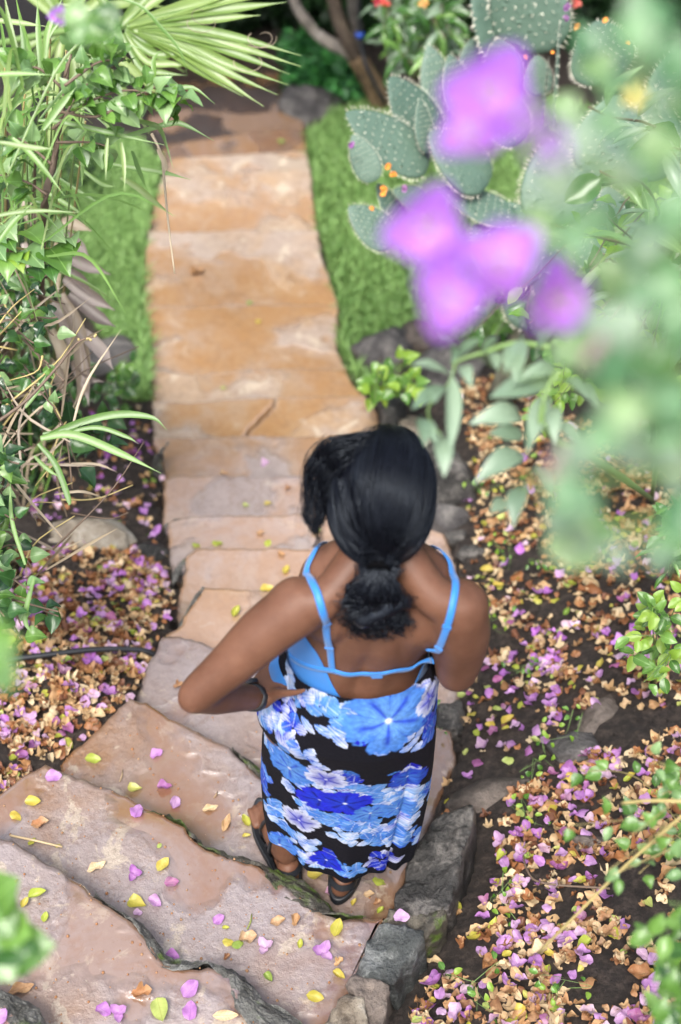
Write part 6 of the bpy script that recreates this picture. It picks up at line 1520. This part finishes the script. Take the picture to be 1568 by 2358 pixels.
for x, y, m_, s_ in [(893,385,OR,.016),(905,405,OR,.016),(882,438,OR,.018),(881,450,OR,.014),(855,483,OR,.012),(1327,65,OR,.016),(1392,50,OR,.014),(1445,100,OR,.012),(1207,137,OR,.013),(810,336,M_PINK,.016),(931,436,M_PINK,.018),(1303,20,M_PINK,.02),(1302,45,M_PINK,.015),(1270,125,OR,.01)]:
    for k in range(3):
        V, F = cup_leaf(k, bractf, .6, .2, .3, .9); M = frame(at_t(x, y, 4.62), rdir(), -_f, s_ * 1.5); mobj('flower_petal', [M @ Vector(v) for v in V], F, m_, CT)
# --- grey green lance leaved shrub beside the boulders
SG = thing('sage_shrub', 'grey green shrub with drooping lance shaped leaves hanging over the dark rocks', 'shrub', at_g(1500, 1150, 0)); K4 = lambda x, y: (784 + x * .5, 721 + y * .5)
sgb = at_g(1500, 1150, 0)
R1 = stem(SG, [sgb, at_t(1500, 900, 2.3), at_t(*K4(900, 150), 2.15), at_t(*K4(640, 190), 2.1), at_t(*K4(510, 235), 2.1)], .008, .002, GSTEM, 24)
R2 = stem(SG, [at_t(*K4(540, 180), 2.1), at_t(*K4(500, 320), 2.1), at_t(*K4(400, 450), 2.1), at_t(*K4(470, 580), 2.12)], .0025, .0015, GSTEM, 14)
R3 = stem(SG, [sgb, at_t(1400, 1080, 2.3), at_t(*K4(960, 560), 2.05), at_t(*K4(930, 420), 2.0), at_t(*K4(990, 270), 2.0)], .008, .003, GSTEM, 20)
for b0, b1, w_ in [((505,285),(328,232),1.1), ((520,230),(480,100),1), ((515,290),(505,632),.62), ((480,340),(330,440),1), ((470,350),(430,400),1.3), ((380,500),(440,590),1), ((370,480),(390,600),1), ((465,560),(480,728),1.2), ((540,200),(640,120),1), ((560,240),(600,330),1), ((650,190),(720,110),1), ((700,180),(720,260),1), ((800,150),(760,260),1),
                   ((1000,260),(835,300),1), ((985,300),(690,385),1), ((990,290),(800,300),.9), ((840,470),(618,490),1.2), ((840,560),(680,555),1.1), ((850,640),(630,755),1.15), ((940,370),(880,600),1), ((970,420),(985,580),1), ((860,500),(870,620),1), ((1010,260),(1110,170),1), ((1020,300),(1130,380),1), ((990,240),(960,120),1.1), ((830,120),(800,310),1), ((840,790),(790,960),1.2), ((760,860),(690,920),1.2), ((1000,500),(1100,600),1), ((980,600),(1040,760),1),
                   ((900,160),(1000,60),1), ((1050,200),(1180,260),1), ((1060,320),(1180,420),1), ((900,700),(960,830),1)]:
    a = at_t(*K4(*b0), 2.05); b = at_t(*K4(*b1), 2.0); put_leaf(SG, a, b - a, -_f + CU * .6 + rdir() * .35, (b - a).length, ('lance', 'sage'), 1.35 * w_ * (.12 / .125))
for y in (740, 760): pass
# --- near bougainvillea branch, heavily out of focus
NB = thing('bougainvillea_branch', 'nearest bougainvillea branches with soft green leaves blurred across the upper corner', 'shrub', at_t(1850, 1150, 1.1)); nb = at_t(1850, 1150, 1.1)
near = [(1285,430,60,'sage'),(1235,520,60,'pale'),(1330,540,70,'near'),(1400,640,80,'pale'),(1480,560,80,'sage'),(1330,820,75,'pale'),(1420,850,80,'near'),(1500,950,85,'pale'),(1320,1150,80,'near'),(1330,1250,85,'pale'),(1300,1200,60,'sage'),(1540,1080,90,'sage'),(1470,1040,80,'sage'),(1430,960,70,'pale'),(1550,760,80,'near'),(1530,350,80,'pale'),(1400,300,70,'near'),(1545,130,90,'near'),(1460,100,80,'near'),(1370,180,70,'pale'),
        (1330,320,60,'sage'),(1510,900,90,'near'),(1560,1180,80,'near'),(1440,760,70,'sage'),(1360,730,60,'sage'),(1560,480,80,'near'),(1480,700,70,'near'),(1500,40,90,'near'),(1560,250,80,'mid'),(1540,640,80,'near'),(1390,1010,60,'near'),(1520,820,70,'mid'),(1390,500,60,'near'),(1430,420,60,'sage'),(1340,90,55,'near'),(1300,260,50,'pale'),(1340,1040,70,'sage'),(1420,200,60,'near'),(1545,1000,60,'near')]
for k in range(9):
    e = at_t(*[(1230,480),(1330,820),(1320,1230),(1480,1040),(1460,100),(1400,640),(1330,320),(1200,1110),(1250,880)][k], .95); stem(NB, [nb, nb.lerp(e, .5) + rdir() * .04, e], .004, .0018, GSTEM, 12)
for x, y, s_, mk in near:
    t = pr.uniform(.78, 1.15); a_ = pr.uniform(0, 6.28); d = CR * math.cos(a_) + CU * math.sin(a_) + _f * pr.uniform(-.4, .4); L_ = s_ * 1.55 * t / FP
    put_leaf(NB, at_t(x, y, t) - d.normalized() * L_ / 2, d, -_f + rdir() * .35 + CU * .3, L_, ('heart', mk), 1.15)
nz_ = [(1330,420),(1400,380),(1568,420),(1600,1300),(1420,1320),(1300,1300),(1300,1130),(1340,1000),(1330,800)]
for k in range(22):
    while True:
        x, y = pr.uniform(1150, 1600), pr.uniform(380, 1320)
        if inpoly(np.array([x]), np.array([y]), nz_)[0]: break
    t = pr.uniform(.75, 1.2); a_ = pr.uniform(0, 6.28); d = CR * math.cos(a_) + CU * math.sin(a_) + _f * pr.uniform(-.4, .4); L_ = pr.uniform(70, 130) * t / FP
    put_leaf(NB, at_t(x, y, t) - d.normalized() * L_ / 2, d, -_f + rdir() * .35 + CU * .3, L_, ('heart', pr.choice(['near', 'sage', 'pale', 'near', 'near', 'sage'] if x > 1350 else ['near', 'sage', 'sage'])), 1.1)
M_BR = attr_leaf_mat('bract_gradient', .45, .5)
def blossom(px, py, rpx, t, label, rot, face=None, mk='purple', cat='flower'):
    c = at_t(px, py, t); th = thing('bougainvillea_flower', label, cat, c, None); ax = (face or (-_f + rdir() * .3)).normalized(); L_ = rpx * 1.34 * t / FP
    a1 = ax.cross(Vector((.2, .1, 1))).normalized(); b1 = ax.cross(a1)
    for k in range(6):
        a_ = rot + k * 2.094 + (k // 3) * 1.05; d = (a1 * math.cos(a_) + b1 * math.sin(a_)) + ax * (.40 if k < 3 else .9); V, F = cup_leaf(k + 40, bractf, .45, .15, .15, .6, 10); M = frame(c, d, ax, L_, 1.25); gt = np.array([min(1, max(0, v[1] + .5)) for v in V])[:, None]; mobj('bract', [M @ (Vector(v) + Vector((0, .5, 0))) for v in V], F, ML[mk] if mk != 'purple' else M_BR, th, cols=np.array((.82, .44, .82)) * (1 - gt) + np.array((.42, .15, .78)) * gt)
    for k in range(3):
        V, F = tube([c, c + ax * L_ * .35 + (a1 * math.cos(k * 2.1) + b1 * math.sin(k * 2.1)) * L_ * .12, c + ax * L_ * .5 + (a1 * math.cos(k * 2.1) + b1 * math.sin(k * 2.1)) * L_ * .16], [.0009, .0012, .0022], 8); mobj('floret', V, F, ML['pale'], th)
    stem(th, [c, c - ax * .02 - CU * .03 + CR * .03, c - ax * .03 - CU * .05 + CR * .08], .0012, .0009, GSTEM, 8)
for x, y, r_, t, lb, rot in [(1125,222,104,1.0,'topmost blurred purple flower in front of the cactus pads',.3), (1082,322,72,.97,'blurred purple flower just below the topmost one',1.1), (985,525,95,1.0,'blurred purple flower farthest towards the lawn',.5), (1030,700,84,.96,'lowest blurred purple flower hanging above the rocks',1.6), (1150,620,92,.95,'middle blurred purple flower of the lower cluster',.1), (1268,692,88,1.1,'deep violet flower with the crispest rim closest to the green leaves',.8)]:
    blossom(x, y, r_, t, lb, rot)
blossom(1245, 345, 46, .70, 'faint lilac blossom dissolved in blur between the cactus and the green leaves', .4)
blossom(1200, 265, 40, .85, 'small purple bract beside the topmost purple flower', 1.4)
for x, y, r_, lb in ((1375, 830, 42, 'pale pink faded flower among the blurred green leaves above'), (1290, 1080, 46, 'pale pink faded flower among the lower blurred leaves')):
    blossom(x, y, r_, .95, lb, .9, mk='palepink' if 'palepink' in ML else 'purple')
V, F = ball(at_t(1453, 222, 1.4), (.009, .009, .008), None, 2); q = NT('yellow_bloom'); q.set(Base_Color=(.5, .42, .14, 1), Roughness=.5); c_ = at_t(1453, 222, 1.4); t_ = thing('yellow_flower', 'small blurred yellow flower among grey leaves at the upper edge', 'flower', c_)
for k in range(6): V, F = cup_leaf(k, bractf, .4, .2, .2, .5); M = frame(c_, CR * math.cos(k) + CU * math.sin(k) - _f * .3, -_f, .018); mobj('petal', [M @ (Vector(v) + Vector((0, .5, 0))) for v in V], F, q.m, t_)
# --- middle distance growth behind the near branches
bush('sage_shrub', 'grey leaved shrub with dark twigs at the edge between cactus and blurred leaves', 'shrub', at_g(1600, 1000, 0), [(1330,180),(1600,150),(1620,800),(1350,760),(1250,500)], (2.4, 3.2), 16, 120, [('lance', 'sage'), ('lance', 'sage'), ('lance', 'pale'), ('ovate', 'mid')], (.07, .11), .006)
bush('leafy_shrub', 'bright green leafy shrub behind the purple flowers and over the soil bed', 'shrub', at_g(1480, 820, 0), [(1180,640),(1568,560),(1600,1000),(1400,980),(1200,800)], (2.6, 3.6), 30, 280, [('ovate', 'fresh'), ('ovate', 'lime'), ('ovate', 'mid'), ('lance', 'sage')], (.05, .075), .005)
bush('leafy_shrub', 'low dark leafy shrub on the lawn behind the rocks under the violet flower', 'shrub', at_g(1300, 760, 0), [(1100,700),(1450,650),(1500,790),(1200,830),(1080,780)], (4.8, 5.6), 16, 190, [('ovate', 'mid'), ('ovate', 'dark'), ('ovate', 'fresh')], (.05, .08), .005)
bush('leafy_shrub', 'lime green seedling shrub among brown litter under the sage leaves', 'shrub', at_g(1260, 1010, 0), [(1220,860),(1300,850),(1310,1020),(1240,1050)], (3.6, 4.2), 8, 60, [('ovate', 'lime'), ('ovate', 'fresh')], (.03, .045), .002)
# --- plants on the right bed
bush('creeping_plant', 'sparse light green climbing plant over pink bracts at the lower edge', 'plant', at_g(1640, 1980, 0), [(1230,1850),(1330,1740),(1600,1690),(1620,2000),(1420,2080),(1300,1900)], (2.25, 2.6), 16, 105, [('ovate', 'fresh'), ('heart', 'fresh'), ('ovate', 'pale')], (.022, .036), .0018, YSTEM, .3, wob=.04)
bush('creeping_plant', 'dense bright leaves filling the bottom corner over the litter', 'plant', at_g(1640, 2300, 0), [(1470,2080),(1620,2010),(1640,2420),(1500,2400),(1440,2250)], (2.0, 2.35), 16, 120, [('ovate', 'fresh'), ('heart', 'fresh'), ('ovate', 'mid')], (.028, .044), .002, GSTEM, .3, wob=.04)
bush('creeping_plant', 'small bright green plant with thin stems on the bare soil at the edge', 'plant', at_g(1500, 1560, 0), [(1390,1480),(1470,1400),(1600,1380),(1620,1560),(1480,1580)], (3.0, 3.25), 12, 80, [('ovate', 'fresh'), ('ovate', 'lime')], (.03, .045), .002, GSTEM, .3, wob=.03)
bush('creeping_plant', 'light green plant below the big blurred leaves above the brown litter', 'plant', at_g(1540, 1330, 0), [(1460,1180),(1600,1130),(1620,1380),(1480,1340)], (3.1, 3.5), 12, 80, [('ovate', 'fresh'), ('ovate', 'pale'), ('lance', 'fresh')], (.035, .055), .002, GSTEM, .3, wob=.03)
bush('weed', 'light green weed sprouting between the bluish rock and the path', 'weed', at_g(900, 905, 0), [(850,880),(950,860),(965,910),(860,920)], (5.1, 5.4), 9, 50, [('heart', 'lime'), ('heart', 'fresh')], (.05, .07), .002)
for i, (x, y) in enumerate([(1240,1745),(1218,1890),(1143,2075),(1310,1700),(1280,2260),(1090,2280),(1170,1290),(1125,1435),(1010,1650),(1265,1310),(1100,1135),(1185,1550)]):
    bush('seedling', 'tiny light green seedling in the soil ' + ['by the lava rock', 'beside the brown rounded rock', 'on bare earth by the edging stones', 'under the reddish rock', 'at the bottom of the bed', 'in bare earth near the lowest edging stone', 'above the right shoulder strap', 'near the elbow hidden side', 'beside the slab behind the skirt', 'among the brown leaves mid bed', 'near the grey boulder', 'between the pink clusters mid bed'][i], 'seedling', at_g(x, y, 0), [(x - 18, y - 16), (x + 18, y - 16), (x + 18, y + 8), (x - 18, y + 8)], (at_g(x, y).length and proj(at_g(x, y))[2] - .06,) * 2, 4, 12, [('ovate', 'fresh'), ('ovate', 'lime')], (.014, .024), .0008, GSTEM)
tw = [at_t(1238, 2192, 2.75), at_t(1320, 2110, 2.6), at_t(1440, 1990, 2.5), at_t(1600, 1850, 2.4)]; V, F = tube(bez(tw, 18), .0028, 6); o = mobj('bare_twig', [v - tw[0] for v in V], F, YSTEM); o.location = tw[0]; tag(o, 'straight pale twig slanting over the pink bracts of the lower bed', 'twig')
tw = [at_g(1195, 1930, .01), at_g(1210, 2010, .02), at_g(1250, 2040, .02), at_g(1400, 2050, .015)]; V, F = tube(bez(tw, 18), .003, 6); o = mobj('bare_twig', [v - tw[0] for v in V], F, BARK); o.location = tw[0]; tag(o, 'bent brown twig lying among the pink bracts of the lower bed', 'twig')
tw = [at_t(1430, 1848, 2.5), at_t(1500, 1842, 2.45), at_t(1620, 1846, 2.4)]; V, F = tube(bez(tw, 12), .003, 6); o = mobj('bare_twig', [v - tw[0] for v in V], F, YSTEM); o.location = tw[0]; tag(o, 'horizontal cream twig crossing the edge of the bed', 'twig')
# --- blurred leaves close to the lens, lower side
NL = thing('near_leaf_spray', 'blurred glossy green leaves close to the camera at the lower edge beside the steps', 'leaves', at_t(-260, 2200, 1.75))
P = stem(NL, [at_t(-260, 2200, 1.75), at_t(-100, 2160, 1.75), at_t(20, 2120, 1.74)], .003, .0015, GSTEM, 10)
for a, b, mk in (((-20,2080),(30,2030),'fresh'), ((10,2130),(64,2150),'fresh'), ((0,2150),(60,2200),'mid'), ((20,2190),(104,2175),'fresh'), ((-30,2140),(20,2240),'pale'), ((-30,2060),(20,2140),'fresh'), ((40,2210),(80,2180),'mid')):
    A_ = at_t(*a, 1.75); B_ = at_t(*b, 1.72); put_leaf(NL, A_, B_ - A_, -_f + CU * .4, (B_ - A_).length * 1.15, ('ovate', mk), 1.5)
NL2 = thing('near_leaf_spray', 'single blurred pale leaf at the very edge above the hose', 'leaves', at_t(-140, 1560, 1.1)); stem(NL2, [at_t(-140, 1560, 1.1), at_t(-40, 1540, 1.1)], .002, .001, GSTEM, 6)
for a, b, mk in (((-60,1480),(44,1470),'fresh'), ((-30,1580),(10,1480),'pale')):
    A_ = at_t(*a, 1.1); B_ = at_t(*b, 1.08); put_leaf(NL2, A_, B_ - A_, -_f, (B_ - A_).length, ('ovate', mk), 1.6)
NL3 = thing('near_leaf_spray', 'soft green blurred leaves high in the corner above the fan palm', 'leaves', at_t(150, -60, 1.7))
for a, b, mk in (((150,20),(210,60),'pale'), ((190,60),(260,90),'fresh'), ((220,20),(280,70),'mid'), ((210,100),(160,60),'pale'), ((240,80),(280,40),'fresh')):
    A_ = at_t(*a, 1.8); B_ = at_t(*b, 1.8); put_leaf(NL3, A_, B_ - A_, -_f, (B_ - A_).length, ('ovate', mk), 1.4)
stem(NL3, [at_t(150, -60, 1.8), at_t(190, 30, 1.8), at_t(240, 90, 1.8)], .002, .001, GSTEM, 8)
blossom(140, 40, 22, 2.0, 'small blurred lilac flower among the reeds at the top', .4)
